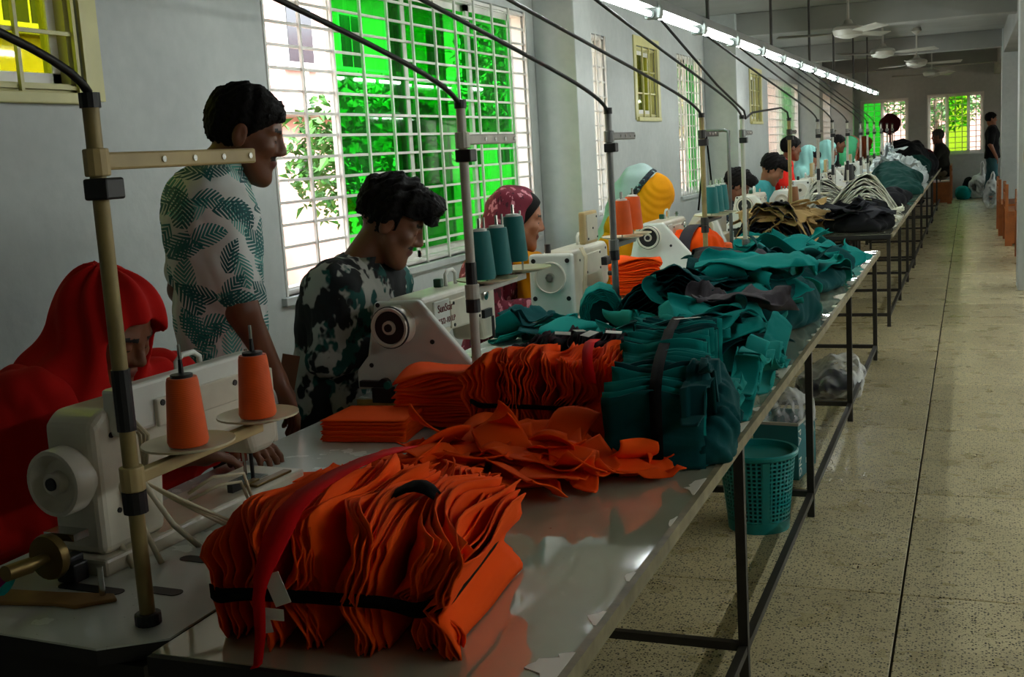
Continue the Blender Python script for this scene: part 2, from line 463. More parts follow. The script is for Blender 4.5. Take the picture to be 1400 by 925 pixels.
def tree(loc, h, r, n, label, grp=None):
    t = tag(empty('tree', loc), label, 'tree')
    MB().tube([(0, 0, 0), (.05, .02, h*.4), (0, .05, h*.8)], [.1, .08, .04], 8).build('trunk', M['bark'], t, smooth=True)
    mb = MB()
    for _ in range(n):
        a, b = rnd.uniform(0, 2*PI), math.acos(rnd.uniform(-1, 1)); q = r*rnd.uniform(.35, 1)**.6
        c = Vector((q*math.sin(b)*math.cos(a), q*math.sin(b)*math.sin(a), h*.72+q*.9*math.cos(b)))
        L = rnd.uniform(.10, .24); R = Euler((rnd.uniform(-.9, .9), rnd.uniform(-.9, .9), rnd.uniform(0, 6.3))).to_matrix()
        mb.add([c+R @ Vector(p) for p in ((0, 0, 0), (L*.4, L*.26, .02), (L, 0, -.03), (L*.4, -L*.26, .02))], [(0, 1, 2, 3)])
    o = mb.build('foliage', M['leaf'], t, fix=False); o['kind'] = 'stuff'
    return t
tree((-7.2, 13.4, -.4), 2.8, 1.1, 1500, 'small leafy tree beyond the left end of the large window')
tree((-6.6, 18.6, -.4), 4.6, 1.6, 2200, 'leafy tree behind the middle green pane of the large window')
tree((-6.6, 24.5, -.4), 5.0, 1.7, 2400, 'tall leafy tree behind the right green pane of the large window')
tree((-6.8, 31.0, -.4), 5.0, 1.7, 2000, 'leafy tree beyond the right end of the large window')
tree((-.9, 33.5, -.4), 4.4, 1.5, 2000, 'leafy tree outside the green pane of the far end window')
tree((1.4, 36, -.4), 4.4, 1.6, 1800, 'leafy tree outside the right part of the far end window')
eb = tag(MB().b2((-8, 42, -.4), (8, 48, 7)).build('apartment_building', M['pink_wall']), 'pale building beyond the windows of the far end wall', 'building')
# ------------------------------------------------------------------ tables
M['steel_dark'] = plain('black_painted_steel', srgb(40, 37, 32), .45, var=.25, vscale=20)
M['edge_wood'] = plain('table_edge', srgb(132, 122, 92), .6, var=.3, vscale=14, bump=.3)
def m_gloss_top():
    t = NT('glossy_laminate'); o = t.coord()
    c = t.ramp(t.noise(o, 2.2, 5), (.3, srgb(172, 172, 146)), (.7, srgb(198, 197, 168)))
    vo = t.noise(o, 40, 6, .7)
    c = t.mix(t.ramp(vo, (.66, (0, 0, 0, 1)), (.74, (.6, .6, .6, 1))), c, srgb(96, 88, 66))
    t.link(c, t.b.inputs['Base Color']); t.set(t.b, Roughness=.06)
    t.b.inputs['Specular IOR Level'].default_value = .9; t.b.inputs['Coat Weight'].default_value = 1; t.b.inputs['Coat Roughness'].default_value = .015
    t.b.inputs['Coat IOR'].default_value = 2.1; t.b.inputs['IOR'].default_value = 1.8
    bp = t.bump(t.noise(o, 3.2, 1, .3), .6, .02); t.link(bp.outputs[0], t.b.inputs['Coat Normal'])
    return t.m
M['gloss_top'] = m_gloss_top()
def m_board():
    t = NT('sewing_board_laminate'); o = t.coord()
    c = t.ramp(t.noise(o, 3, 5), (.3, srgb(196, 204, 196)), (.7, srgb(218, 224, 216)))
    sp = t.ramp(t.noise(o, 70, 3, .6), (.70, (0, 0, 0, 1)), (.76, (.7, .7, .7, 1)))
    c = t.mix(sp, c, srgb(90, 84, 66)); t.link(c, t.b.inputs['Base Color'])
    t.link(t.ramp(t.noise(o, 10, 4), (.3, (.16, .16, .16, 1)), (.7, (.3, .3, .3, 1))), t.b.inputs['Roughness']); return t.m
M['board'] = m_board()
M['board_edge'] = plain('board_edge', srgb(178, 150, 84), .6, var=.25, vscale=20)
M['black_edge'] = plain('black_edge', srgb(24, 23, 22), .6)
M['torn_film'] = plain('torn_white_film', srgb(232, 228, 210), .55, var=.06)
TZ = .75
def gather_table(y0, y1, legs, label, torn=True):
    r = tag(empty('gathering_table', (-.95, y0, 0)), label, 'table')
    x0, x1 = -.345, .36; L = y1-y0
    top = MB().mat(0).b2((x0, 0, TZ-.022), (x1, L, TZ)).build('table_top', M['gloss_top'], r)
    MB().b2((x1-.004, -.002, TZ-.03), (x1+.012, L+.002, TZ+.001)).build('edge_strip', M['edge_wood'], r)
    MB().b2((x0, -.014, TZ-.035), (x1, -.001, TZ-.001)).build('edge_strip', M['black_edge'], r)
    for ly in legs:
        y = ly-y0
        MB().b2((x1-.035, y-.014, 0), (x1-.007, y+.014, TZ-.022)).build('leg', M['steel_dark'], r)
        MB().b2((x0+.02, y-.014, 0), (x0+.048, y+.014, TZ-.022)).build('leg', M['steel_dark'], r)
        MB().b2((x0+.048, y-.012, .085), (x1-.035, y+.012, .11)).build('cross_rail', M['steel_dark'], r)
        MB().b2((x0+.048, y-.012, TZ-.05), (x1-.035, y+.012, TZ-.023)).build('cross_rail', M['steel_dark'], r)
    MB().b2((x1-.033, legs[0]-y0, .08), (x1-.009, legs[-1]-y0, .105)).build('foot_rail', M['steel_dark'], r)
    MB().b2((x1-.033, 0.02, TZ-.05), (x1-.009, L-.02, TZ-.023)).build('apron_rail', M['steel_dark'], r)
    if torn:   # peeled white film left along the aisle edge
        rr = random.Random(int(y0*10)); y = 0.05
        k = 0
        while y < L-.2:
            ln = rr.uniform(.02, .07) if rr.random() < .8 else rr.uniform(.12, .3)
            pts = []; n = max(3, int(ln/.012))
            for i in range(n+1): pts.append((x1-.002, y+ln*i/n))
            dep = rr.uniform(.008, .025) if ln < .1 else rr.uniform(.03, .06)
            for i in range(n, -1, -1): pts.append((x1-.004-dep*math.sin(PI*(i+.3)/(n+.6))*rr.uniform(.5, 1.2), y+ln*i/n))
            MB().prism(pts, 'z', TZ+.0005, TZ+.0018).build('torn_film', M['torn_film'], top); k += 1
            y += ln+rr.uniform(.05, .28)
    return r
gather_table(1.50, 8.34, [1.62, 3.20, 4.74, 6.44, 8.26], 'long glossy cream table nearest the camera, with torn edge film and cloth heaps')
gather_table(9.70, 14.1, [9.74, 11.3, 12.7, 14.0], 'second gathering table along the row, carrying the black pile', torn=False)
gather_table(14.25, 20.9, [14.3, 16.4, 18.6, 20.8], 'third gathering table along the row, carrying the dark green and white piles', torn=False)
gather_table(21.1, 26.9, [21.2, 24.0, 26.8], 'farthest gathering table, under the dark red and black garments by the end wall', torn=False)

PITCH_Y = [1.49+1.545*k for k in range(17)]
bp = None
for k, y in enumerate(PITCH_Y):
    z = TZ+(.0 if k == 0 else .022)
    L = 1.80 if k == 0 else 1.50
    xr = -1.305
    yy = y if k == 0 else y+.33
    r = empty('machine_table', (xr, yy, 0))
    lab = ['nearest white sewing machine table, at the bottom left corner', 'white machine table of the man in the black and white splash shirt',
           'machine table of the woman in the maroon headscarf', 'machine table of the woman in the yellow scarf'][k] if k < 4 else 'white machine table %s back along the left row' % ['fifth', 'sixth', 'seventh', 'eighth', 'ninth', 'tenth', 'eleventh', 'twelfth', 'thirteenth', 'fourteenth', 'fifteenth', 'sixteenth', 'seventeenth'][k-4]
    tag(r, lab, 'table', 'sewing machine tables down the row')
    a, b = -.62, 0
    if yy+L > Y_END-.4: L = Y_END-.5-yy
    if L < .6:
        bpy.data.objects.remove(r); continue
    if k == 0: bpts = [(a, .03), (-.10, .0), (0, .07), (0, L), (a, L)]
    else: bpts = [(a, 0), (0, 0), (0, L), (a, L)]
    MB().prism(bpts, 'z', z-.004, z).build('board_top', M['board'], r)
    MB().prism(bpts, 'z', z-.032, z-.004).build('board_edge', M['board_edge'] if k else M['black_edge'], r)
    for (x, y2) in ((-.06, .12), (-.56, .12), (-.06, L-.12), (-.56, L-.12)):
        MB().b2((x-.02, y2-.02, 0), (x+.02, y2+.02, z-.032)).build('leg', M['steel_dark'], r)
    MB().b2((-.56, L/2-.02, .2), (-.06, L/2+.02, .24)).build('stretcher', M['steel_dark'], r)
    MB().b2((-.08, .12, .2), (-.04, L-.12, .24)).build('stretcher', M['steel_dark'], r)
    if k == 0:
        MB().b2((-.615, .02, .32), (-.02, .05, z-.034)).build('side_panel', M['black_edge'], r)

# ------------------------------------------------------------------ tube light rail
M['alu'] = plain('aluminium_rail', srgb(150, 154, 152), .35, .6)
M['clip'] = plain('grey_plastic_clip', srgb(150, 160, 156), .5)
M['socket'] = plain('dark_green_socket', srgb(20, 52, 44), .4)
def m_emit(name, col, s):
    t = NT(name); t.b.inputs['Base Color'].default_value = (.9, .9, .9, 1)
    t.b.inputs['Emission Color'].default_value = col; t.b.inputs['Emission Strength'].default_value = s; return t.m
M['tube'] = m_emit('lit_tube', (.93, 1.0, .98, 1), 34.0)
rail = tag(empty('light_rail', (-1.53, 3.0, 2.2)), 'long aluminium rail hung over the machines, carrying the tube lights', 'light rail')
MB().b2((-.03, 0, .05), (.03, 18.4, .075)).b2((-.03, 0, .075), (-.026, 18.4, .10)).b2((.026, 0, .075), (.03, 18.4, .10)).build('channel', M['alu'], rail)
for k in range(17):
    y = 3.9-3.0+1.1*k-.05
    MB().prism([(-.04, .0), (.04, .0), (.048, .05), (.02, .11), (-.02, .11), (-.048, .05)], 'y', y-.035, y+.035).build('clip', M['clip'], rail, bevel=.006)
    MB().cyl((.0, y-.065, .02), (.0, y-.05, .02), .02, n=10).cyl((.0, y+.05, .02), (.0, y+.065, .02), .02, n=10).cyl((0, y-.05, .02), (0, y+.05, .02), .009, n=8).build('socket', M['socket'], rail)
for k in range(16):
    y = 3.9-.05+1.1*k
    t = tag(empty('tube_light', (-1.53, y+.55, 2.22)), 'lit white tube light, %s along the rail from the camera' % ['first', 'second', 'third', 'fourth', 'fifth', 'sixth', 'seventh', 'eighth', 'ninth', 'tenth', 'eleventh', 'twelfth', 'thirteenth', 'fourteenth', 'fifteenth', 'sixteenth'][k], 'tube light', 'tube lights along the rail')
    if k == 0:
        g = MB().cyl((0, -.47, 0), (0, .47, 0), .013, n=10).build('lit_tube', M['tube'], t, smooth='auto')
        g2 = MB().cyl((0, -.485, 0), (0, -.47, 0), .0135, n=10).cyl((0, .47, 0), (0, .485, 0), .0135, n=10).build('end_cap', M['alu'], t)
    else:
        share(g, 'lit_tube', t); share(g2, 'end_cap', t)
for k, y in enumerate((7.41, 9.93, 12.4, 14.67, 17.2, 19.6)):
    tag(MB().cyl((-1.53, y, 2.27), (-1.53, y, CEIL), .012, n=8).build('hanging_rod', M['steel_dark']), 'black rod holding the light rail, %s from the camera' % ['first', 'second', 'third', 'fourth', 'fifth', 'sixth'][k], 'rod', 'rods hanging the light rail')
# unseen rail of lit tubes, added outside the frame to brighten the front cloth
M['tube_fill'] = m_emit('added_fill_tube', (.95, 1.0, .97, 1), 30.0)
fill_rail = tag(empty('light_rail', (2.1, .4, 2.2)), 'unseen light rail added right of the frame to brighten the front cloth', 'light rail')
MB().b2((-.03, 0, .05), (.03, 17, .075)).build('channel', M['alu'], fill_rail)
for k in range(14): MB().cyl((0, .1+1.2*k, .02), (0, 1.2+1.2*k, .02), .013, n=8).build('lit_tube', M['tube_fill'], fill_rail)
for y in (0.5, 6, 11, 16): MB().cyl((0, y, .07), (0, y, CEIL-2.2), .012, n=8).build('hanging_rod', M['steel_dark'], fill_rail)

# ------------------------------------------------------------------ ceiling fans
M['fan'] = plain('fan_enamel', srgb(150, 148, 136), .4)
def fan():
    f = empty('ceiling_fan')
    MB().cyl((0, 0, -.02), (0, 0, -.42), .012, n=8).lathe([(.0, 0), (.06, -.0), (.075, -.05), (.02, -.10)], (0, 0, 0), n=16).build('rod', M['fan'], f, smooth='auto')
    MB().lathe([(.0, -.40), (.03, -.40), (.05, -.44), (.14, -.47), (.155, -.50), (.13, -.55), (.05, -.575), (0, -.58)], n=20).build('motor', M['fan'], f, smooth='auto')
    for k in range(3):
        a = 2*PI*k/3+.4; R = Matrix.Rotation(a, 3, 'Z')
        P = [R @ Vector(p) for p in ((.13, -.03, -.515), (.24, -.06, -.51), (.66, -.07, -.50), (.68, .05, -.53), (.24, .06, -.535), (.13, .03, -.52))]
        MB().add(P, [tuple(range(6))]).build('blade', M['fan'], f, solid=.006)
    return f
fproto = fan()
for k, (x, y, lab) in enumerate([(-1.38, 6.9, 'nearest ceiling fan, cut off by the top edge of the picture'), (-1.36, 12.0, 'ceiling fan right of the tube lights, second from the camera'), (-1.28, 15.6, 'ceiling fan third from the camera'),
                            (-1.0, 18.6, 'ceiling fan fourth from the camera'), (-.9, 22.4, 'ceiling fan nearest the end wall')]):
    f = fproto if k == 0 else copy_tree(fproto)
    f.location = (x+.25, y, CEIL); f.rotation_euler = (0, 0, k*.7); tag(f, lab, 'fan', 'ceiling fans')
# ------------------------------------------------------------------ sewing machines
M['enamel'] = plain('cream_enamel', srgb(214, 208, 188), .32, var=.10, vscale=9, coat=.3)
M['enamel_w'] = plain('white_enamel', srgb(226, 228, 220), .3, var=.06, vscale=9, coat=.3)
M['wheel'] = plain('wheel_cream', srgb(220, 214, 198), .3, var=.08)
M['chrome'] = plain('chrome', srgb(190, 190, 186), .2, 1.0, var=.1)
M['black_pl'] = plain('black_plastic', srgb(26, 25, 25), .45, var=.2)
M['red_ink'] = plain('dark_red_print', srgb(112, 40, 30), .6)
M['belt'] = plain('rubber_belt', srgb(196, 188, 160), .6)
M['wire'] = plain('cream_wire', srgb(196, 184, 150), .5)
M['brass'] = plain('old_brass', srgb(120, 100, 56), .4, .7)
M['wood_light'] = plain('plywood_offcut', srgb(150, 112, 62), .7, var=.25, vscale=10)
M['screen_box'] = plain('tan_panel', srgb(196, 172, 120), .4)
M['dark_green'] = plain('green_knob', srgb(20, 70, 50), .4)
M['teal_print'] = plain('teal_print', srgb(30, 130, 120), .5)

def screws(pts, axis, r, parent, mat_, h=.003, name='screw'):
    for p in pts:
        d = {'x': (h, 0, 0), 'y': (0, -h, 0)}[axis]
        MB().cyl(p, Vector(p)+Vector(d), r, n=8).build(name, mat_, parent)

def wheel(parent, y, z, r=.065, deep=.06, flat=False, x=0):
    if flat:
        pr = [(0, .004), (.018, .004), (.022, .0), (r*.9, .0), (r*.94, -.006), (r, -.004), (r, deep*.5), (.03, deep*.5)]
    else:
        pr = [(0, .012), (.014, .012), (.014, -.004), (.022, -.004), (.024, .018), (r*.62, .022), (r*.80, .006), (r*.86, -.002), (r*.97, -.002), (r, .006), (r, deep*.45), (r*.93, deep*.5), (r*.93, deep*.72), (r, deep*.8), (r*.98, deep), (.02, deep)]
    w = MB().lathe(pr, (x, y, z), 'y', 32).build('handwheel', M['wheel'], parent, smooth='auto')
    MB().cyl((x, y+.0, z), (x, y-.008, z), .013, n=14).build('hub', M['black_pl'] if not flat else M['chrome'], w, smooth='auto')
    return w

def presser(t, y, x=0):
    nb = MB().cyl((x, y, .19), (x, y, .035), .004, n=8).cyl((x, y, .12), (x, y, .085), .009, n=8).build('needle_bar', M['chrome'], t)
    MB().cyl((x+.012, y+.012, .19), (x+.012, y+.012, .03), .005, n=8).b2((x+.0, y-.004, .012), (x+.022, y+.028, .024)).b2((x-.03, y+.004, .006), (x-.0, y+.018, .012)).build('presser_foot', M['black_pl'], t)

def lockstitch(kind=0):
    """origin: board surface below the handwheel face, arm runs to +y (needle at y=.60), operator at -x"""
    t = empty('sewing_machine')
    en = M['enamel']
    MB().prism([(-.10, .03), (.085, .03), (.085, .74), (-.10, .74)], 'z', -.005, .035).build('bed', en, t, bevel=.008)
    MB().b2((-.03, .56, .035), (.03, .66, .038)).build('needle_plate', M['chrome'], t)
    # column + arm as one casting
    MB().prism([(.05, .035), (.05, .31), (.085, .335), (.63, .335), (.67, .31), (.67, .135), (.64, .115), (.56, .115), (.54, .19), (.29, .195), (.25, .17), (.235, .035)], 'x', -.065, .07).build('arm', en, t, bevel=.018, seg=3)
    MB().b2((.07, .27, .205), (.078, .52, .30)).build('cover_plate', en, t, bevel=.003)
    screws([(.078, .29, .29), (.078, .50, .29), (.078, .29, .215), (.078, .50, .215), (.070, .62, .30), (.07, .21, .28), (.07, .10, .28), (.07, .10, .12)], 'x', .006, t, M['black_pl'])
    MB().b2((-.05, .665, .12), (.055, .685, .31)).build('face_plate', M['chrome'] if kind else en, t, bevel=.004)
    presser(t, .61)
    for y in (.60, .63):
        MB().cyl((.02, y, .335), (.02, y, .365), .004, n=8).cyl((.02, y, .35), (.02, y, .354), .009, n=8).build('thread_guide', M['chrome'], t)
    MB().tube([(.0, .40, .335), (.0, .40, .375), (.0, .42, .388), (.0, .46, .388), (.0, .48, .375), (.0, .48, .335)], .007, 8).build('carry_handle', M['enamel_w'], t, smooth=True)
    return t

def machine_front():      # nearest machine: motor pulley, belts, control box on the arm
    t = lockstitch(0)
    wheel(t, .0, .20, .070, .09)
    MB().lathe([(0, .09), (.05, .09), (.052, .10), (.045, .112), (.05, .125), (.05, .14)], (0, 0, .20), 'y', 24).build('pulley', M['wheel'], t, smooth='auto')
    # control box
    p = MB().b2((.055, .10, .275), (.10, .56, .375)).build('control_box', M['enamel_w'], t, bevel=.008)
    p.rotation_euler = (0, 0, 0)
    MB().b2((.10, .20, .275), (.112, .48, .335)).build('bracket_plate', M['enamel'], p, bevel=.003)
    screws([(.10, .125, .35), (.10, .125, .295), (.112, .215, .325), (.112, .46, .318), (.112, .33, .32)], 'x', .007, p, M['black_pl'])
    for y in (.43, .445, .46): MB().b2((.098, y+.05, .285), (.102, y+.058, .31)).build('vent_slot', M['black_pl'], p)
    # belts down to the slot, side plate
    MB().tube([(.048, .105, .21), (.10, .12, .10), (.14, .13, .0)], .006, 6).tube([(-.045, .105, .19), (.06, .10, .05), (.10, .09, .0)], .006, 6).build('drive_belt', M['belt'], t, smooth=True)
    MB().tube([(.05, .115, .24), (.085, .15, .18), (.12, .20, .06), (.15, .24, .0)], .007, 6).build('drive_belt', M['belt'], t, smooth=True)
    for dx in (0, .012, .024):
        MB().tube([(.04, .12, .31), (.08+dx, .12, .32), (.095+dx, .155, .27), (.085, .17, .16), (.11+dx, .22, .11), (.16, .31+dx, .03), (.185, .35, -.0)], .0042, 6).build('wire', M['wire'], t, smooth=True)
    MB().tube([(.09, .29, .10), (.13, .33, .13), (.16, .40, .12), (.17, .42, .03)], .004, 6).tube([(.09, .29, .085), (.14, .34, .11), (.15, .40, .10), (.16, .42, .03)], .004, 6).build('wire', M['wire'], t, smooth=True)
    MB().b2((.15, .405, .02), (.185, .43, .05)).build('plug', M['black_pl'], t, bevel=.004)
    MB().b2((.085, .43, .06), (.1, .47, .08)).build('catch', M['black_pl'], t)
    # bobbin winder with pulley wheel
    bw = MB().b2((.0, -.04, .03), (.03, .03, .05)).b2((.0, -.02, .0), (.05, .02, .04)).build('bobbin_winder', M['black_pl'], t, bevel=.004)
    MB().lathe([(0, -.075), (.012, -.075), (.012, -.03), (.045, -.03), (.048, -.02), (.045, -.01), (0, -.01)], (.01, -.02, .062), 'y', 20).build('winder_wheel', M['brass'], bw, smooth='auto')
    MB().cyl((.01, -.09, .062), (.01, -.15, .066), .016, n=12).build('bobbin', M['brass'], bw, smooth='auto')
    MB().b2((-.02, -.02, .09), (.06, .02, .105)).build('winder_plate', M['chrome'], bw)
    MB().prism([(-.22, -.20), (.10, -.125), (.15, -.125), (.205, -.07), (.18, -.05), (.06, -.075), (-.12, -.10)], 'z', 0, .008).build('belt_guard', M['wood_light'], t, bevel=.003)
    MB().cyl((.165, -.065, .008), (.165, -.065, .065), .006, n=8).build('guard_bolt', M['chrome'], t)
    for (x, y, l) in ((.10, -.03, .13), (.255, -.0, .06), (.20, .17, .05)):
        pts = [(x+(.016*math.cos(a)+(l/2 if math.cos(a) > 0 else -l/2)), y+.016*math.sin(a)) for a in np.linspace(0, 2*PI, 18, endpoint=False)]
        MB().prism(pts, 'z', .0005, .0016).build('cable_slot', M['black_pl'], t)
    MB().cyl((.235, .33, 0), (.235, .33, .006), .018, n=16).build('board_button', M['chrome'], t)
    MB().b2((.05, .555, .035), (.075, .70, .042)).b2((.03, .50, .038), (.05, .60, .046)).build('gauge', M['brass'], t, bevel=.002)
    return t

def machine_cover(letters=True):   # belt-cover machine with lettering on the back of the arm
    t = lockstitch(1)
    MB().b2((.07, .145, .215), (.078, .262, .312)).build('name_plate', M['enamel_w'], t, bevel=.003)
    wheel(t, -.035, .255, .066, .07)
    rim = MB().lathe([(.0665, -.03), (.0685, -.03), (.0685, -.022), (.0665, -.022)], (0, -.0, .255), 'y', 32).build('rim_band', M['black_pl'], t, smooth='auto')
    MB().prism([(-.17, .035), (-.17, .10), (-.125, .15), (-.085, .33), (.075, .335), (.26, .125), (.25, .095), (.21, .04), (.10, .02), (-.05, .02), (-.06, .045)], 'y', .03, .062).build('belt_cover', M['enamel_w'], t, bevel=.01, seg=3)
    screws([(-.11, .03, .12), (-.07, .03, .32), (.12, .03, .20)], 'y', .008, t, M['black_pl'])
    mt = MB().b2((.06, .08, .02), (.11, .13, .10)).build('motor_bracket', M['wood_light'], t, bevel=.005)
    MB().b2((-.10, .0, .0), (-.03, .06, .05)).cyl((-.06, .01, .06), (-.06, .07, .06), .02, n=10).b2((-.15, .01, .05), (-.05, .03, .07)).build('thread_winder', M['black_pl'], t)
    MB().cyl((-.04, -.005, .06), (-.04, .01, .06), .013, n=10).build('winder_knob', M['teal_print'], t)
    if letters:
        R = Matrix(((0, 0, 1, .0785), (1, 0, 0, 0), (0, 1, 0, 0), (0, 0, 0, 1)))
        text_mesh('lettering', 'SunStar', .038, M['red_ink'], t, Matrix.Translation((0.001, .165, .272)) @ R)
        R2 = Matrix(((0, 0, 1, .071), (1, 0, 0, 0), (0, 1, 0, 0), (0, 0, 0, 1)))
        text_mesh('lettering', 'KS/2-101LP', .028, M['red_ink'], t, Matrix.Translation((.001, .165, .232)) @ R)
        text_mesh('lettering', 'R', .04, M['red_ink'], t, Matrix.Translation((.0005, .225, .165)) @ R2)
    MB().lathe([(0, .0), (.02, 0), (.022, .004), (.015, .008), (0, .008)], (.078, .56, .285), 'x', 14).build('tension_dial', M['chrome'], t, smooth='auto')
    MB().b2((.072, .53, .20), (.085, .60, .23)).cyl((.085, .6, .20), (.085, .6, .12), .006, n=8).build('knee_lifter', M['black_pl'], t)
    MB().b2((-.03, .36, .335), (-.0, .385, .365)).build('knob', M['dark_green'], t, bevel=.004)
    return t

def machine_panel():    # square end with flush disc wheel and a tilted screen panel
    t = lockstitch(1)
    MB().b2((-.105, .0, .035), (.10, .05, .33)).build('end_cover', M['enamel_w'], t, bevel=.014, seg=3)
    wheel(t, -.012, .225, .072, .03, flat=True)
    MB().cyl((0, -.016, .225), (0, -.028, .225), .018, n=6).build('wheel_nut', M['chrome'], t)
    screws([(-.08, 0, .30), (.08, 0, .30), (-.08, 0, .13), (.08, 0, .13)], 'y', .011, t, M['black_pl'])
    s = MB().b2((.075, .20, .35), (.105, .40, .50)).build('screen_panel', M['screen_box'], t, bevel=.008)
    MB().b2((.105, .225, .365), (.109, .385, .485)).build('back_plate', M['enamel'], s)
    screws([(.109, .235, .375), (.109, .375, .375), (.109, .31, .42), (.109, .37, .47)], 'x', .005, s, M['black_pl'])
    for k in range(4):
        MB().tube([(.09, .16+.012*k, .34), (.115, .15+.01*k, .30), (.10, .15+.014*k, .15), (.12, .16+.016*k, .02)], .004, 6).build('wire', M['wire'], t, smooth=True)
    MB().cyl((-.03, .06, .33), (-.03, .06, .37), .014, n=10).build('knob', M['black_pl'], t)
    MB().b2((.07, .54, .22), (.10, .62, .26)).cyl((.10, .55, .18), (.13, .55, .18), .012, n=8).build('tension_unit', M['black_pl'], t, bevel=.004)
    return t

def overlock():         # compact body with sloped front
    t = empty('sewing_machine')
    MB().prism([(-.12, 0), (.16, 0), (.16, .05), (.06, .30), (-.07, .30), (-.12, .22)], 'y', .0, .06).build('belt_cover', M['enamel_w'], t, bevel=.01, seg=3)
    MB().b2((-.10, .06, 0), (.10, .40, .14)).build('body', M['enamel'], t, bevel=.012, seg=3)
    MB().b2((-.06, .06, .14), (.06, .48, .30)).build('arm', M['enamel_w'], t, bevel=.014, seg=3)
    MB().b2((-.05, .40, .08), (.05, .50, .18)).build('head', M['enamel'], t, bevel=.01)
    wheel(t, -.03, .20, .068, .05)
    presser(t, .47)
    for x in (-.03, .0, .03):
        MB().cyl((x, .2, .30), (x, .2, .33), .007, n=8).build('thread_guide', M['chrome'], t)
    return t

MZ = TZ+.022
protos = {}
def put_machine(kind, x, y, z, rz, label):
    mk = {'front': machine_front, 'cover': machine_cover, 'panel': machine_panel, 'over': overlock}[kind]
    if kind in protos: o = copy_tree(protos[kind])
    else: o = protos[kind] = mk()
    o.location = (x, y, z); o.rotation_euler = (0, 0, rz)
    return tag(o, label, 'sewing machine', 'sewing machines down the row')
put_machine('front', -1.72, 1.76, TZ, -.05, 'nearest cream sewing machine with belts, wires and a long control box')
put_machine('cover', -1.73, 3.30, MZ, -.02, 'cream sewing machine with dark red lettering on its arm')
put_machine('panel', -1.75, 4.88, MZ, .0, 'white sewing machine with a tilted tan screen panel and flat disc wheel')
# the lettering is only on the second machine: the rest of this kind are built without it
protos.pop('cover')
_mc = machine_cover(False); protos['cover'] = _mc
_mc.location = (-1.75, 6.62, MZ); tag(_mc, 'cream sewing machine in front of the woman in the yellow scarf', 'sewing machine', 'sewing machines down the row')
ordw = ['ninth', 'tenth', 'eleventh', 'twelfth', 'thirteenth', 'fourteenth', 'fifteenth']
put_machine('over', -1.72, 8.02, MZ, 0, 'white sewing machine with a sloped cover behind the tall teal cones')
put_machine('cover', -1.72, 9.6, MZ, 0, 'pale sewing machine between the tan pile and the man in the dark patterned shirt')
put_machine('over', -1.66, 11.2, MZ, 0, 'white sloped sewing machine beside the pole with the brown cone')
put_machine('panel', -1.70, 12.8, MZ, 0, 'sewing machine left of the cream cloth fans')
for k, y in enumerate((14.3, 15.9, 17.4, 19.0, 20.5, 22.1, 23.6)):
    put_machine('cover' if k % 2 else 'panel', -1.72, y, MZ, 0, 'sewing machine far down the row, %s from the camera' % ordw[k])

# ------------------------------------------------------------------ thread stands, cones, cables
M['pole_old'] = plain('yellowed_pole', srgb(150, 132, 84), .45, .1, var=.22, vscale=14)
M['pole_white'] = plain('pale_pole', srgb(190, 188, 176), .4, .1, var=.15, vscale=14)
M['pole_grey'] = plain('grey_pole', srgb(120, 122, 120), .35, .4, var=.15, vscale=14)
M['tape_black'] = plain('black_tape', srgb(22, 20, 22), .45)
M['dish'] = plain('cream_dish', srgb(214, 204, 166), .35)
M['arm_cream'] = plain('cream_arm', srgb(186, 164, 112), .45, var=.18)
M['black_cable'] = plain('black_cable', srgb(14, 14, 15), .5)
def stand(pm, am, arm_len, br_z, dishes, collar=True, plate=False):
    t = empty('thread_stand')
    MB().cyl((0, 0, 0), (0, 0, .93), .0142, n=14).build('pole', pm, t, smooth='auto')
    MB().cyl((0, 0, 0), (0, 0, .022), .024, n=14).build('base_nut', M['black_pl'], t, bevel=.003)
    MB().cyl((0, 0, .92), (0, 0, .945), .018, n=12).build('top_cap', M['black_pl'], t)
    if arm_len:
        a = MB().b2((-.014, -.0, .815), (.014, arm_len, .845)).build('top_arm', am, t, bevel=.004)
        MB().cyl((0, 0, .805), (0, 0, .852), .022, n=12).build('arm_sleeve', am, t, bevel=.003)
        for k in range(4):
            MB().cyl((.014, arm_len*(.35+.2*k), .83), (.017, arm_len*(.35+.2*k), .83), .006, n=8).build('thread_eye', M['chrome'], a)
        MB().b2((-.02, -.018, .765), (.03, .03, .802)).build('clamp', M['tape_black'], t, bevel=.004)
    if collar: MB().cyl((0, 0, .36), (0, 0, .47), .017, n=12).build('tape_wrap', M['tape_black'], t)
    if dishes:
        far = max(d[1] for d in dishes)
        MB().b2((-.012, 0, br_z-.035), (.012, far, br_z-.012)).cyl((0, 0, br_z-.045), (0, 0, br_z), .022, n=12).build('bracket', am, t, bevel=.003)
        MB().cyl((0, 0, br_z-.085), (0, 0, br_z-.046), .022, n=12).build('clamp', M['tape_black'], t)
        for (x, y, r) in dishes:
            if r:
                d = MB().lathe([(0, -.012), (r*.5, -.012), (r, .0), (r, .004), (r*.5, -.006), (0, -.006)], (x, y, br_z), n=28).build('dish', M['dish'], t, smooth='auto')
                if abs(x) > .02: MB().bar((0, y, br_z-.02), (x, y, br_z-.02), .016, .01).build('dish_bar', am, d)
            MB().cyl((x, y, br_z-.012), (x, y, br_z+.19), .0035, n=8).build('spool_pin', M['chrome'], t)
    return t
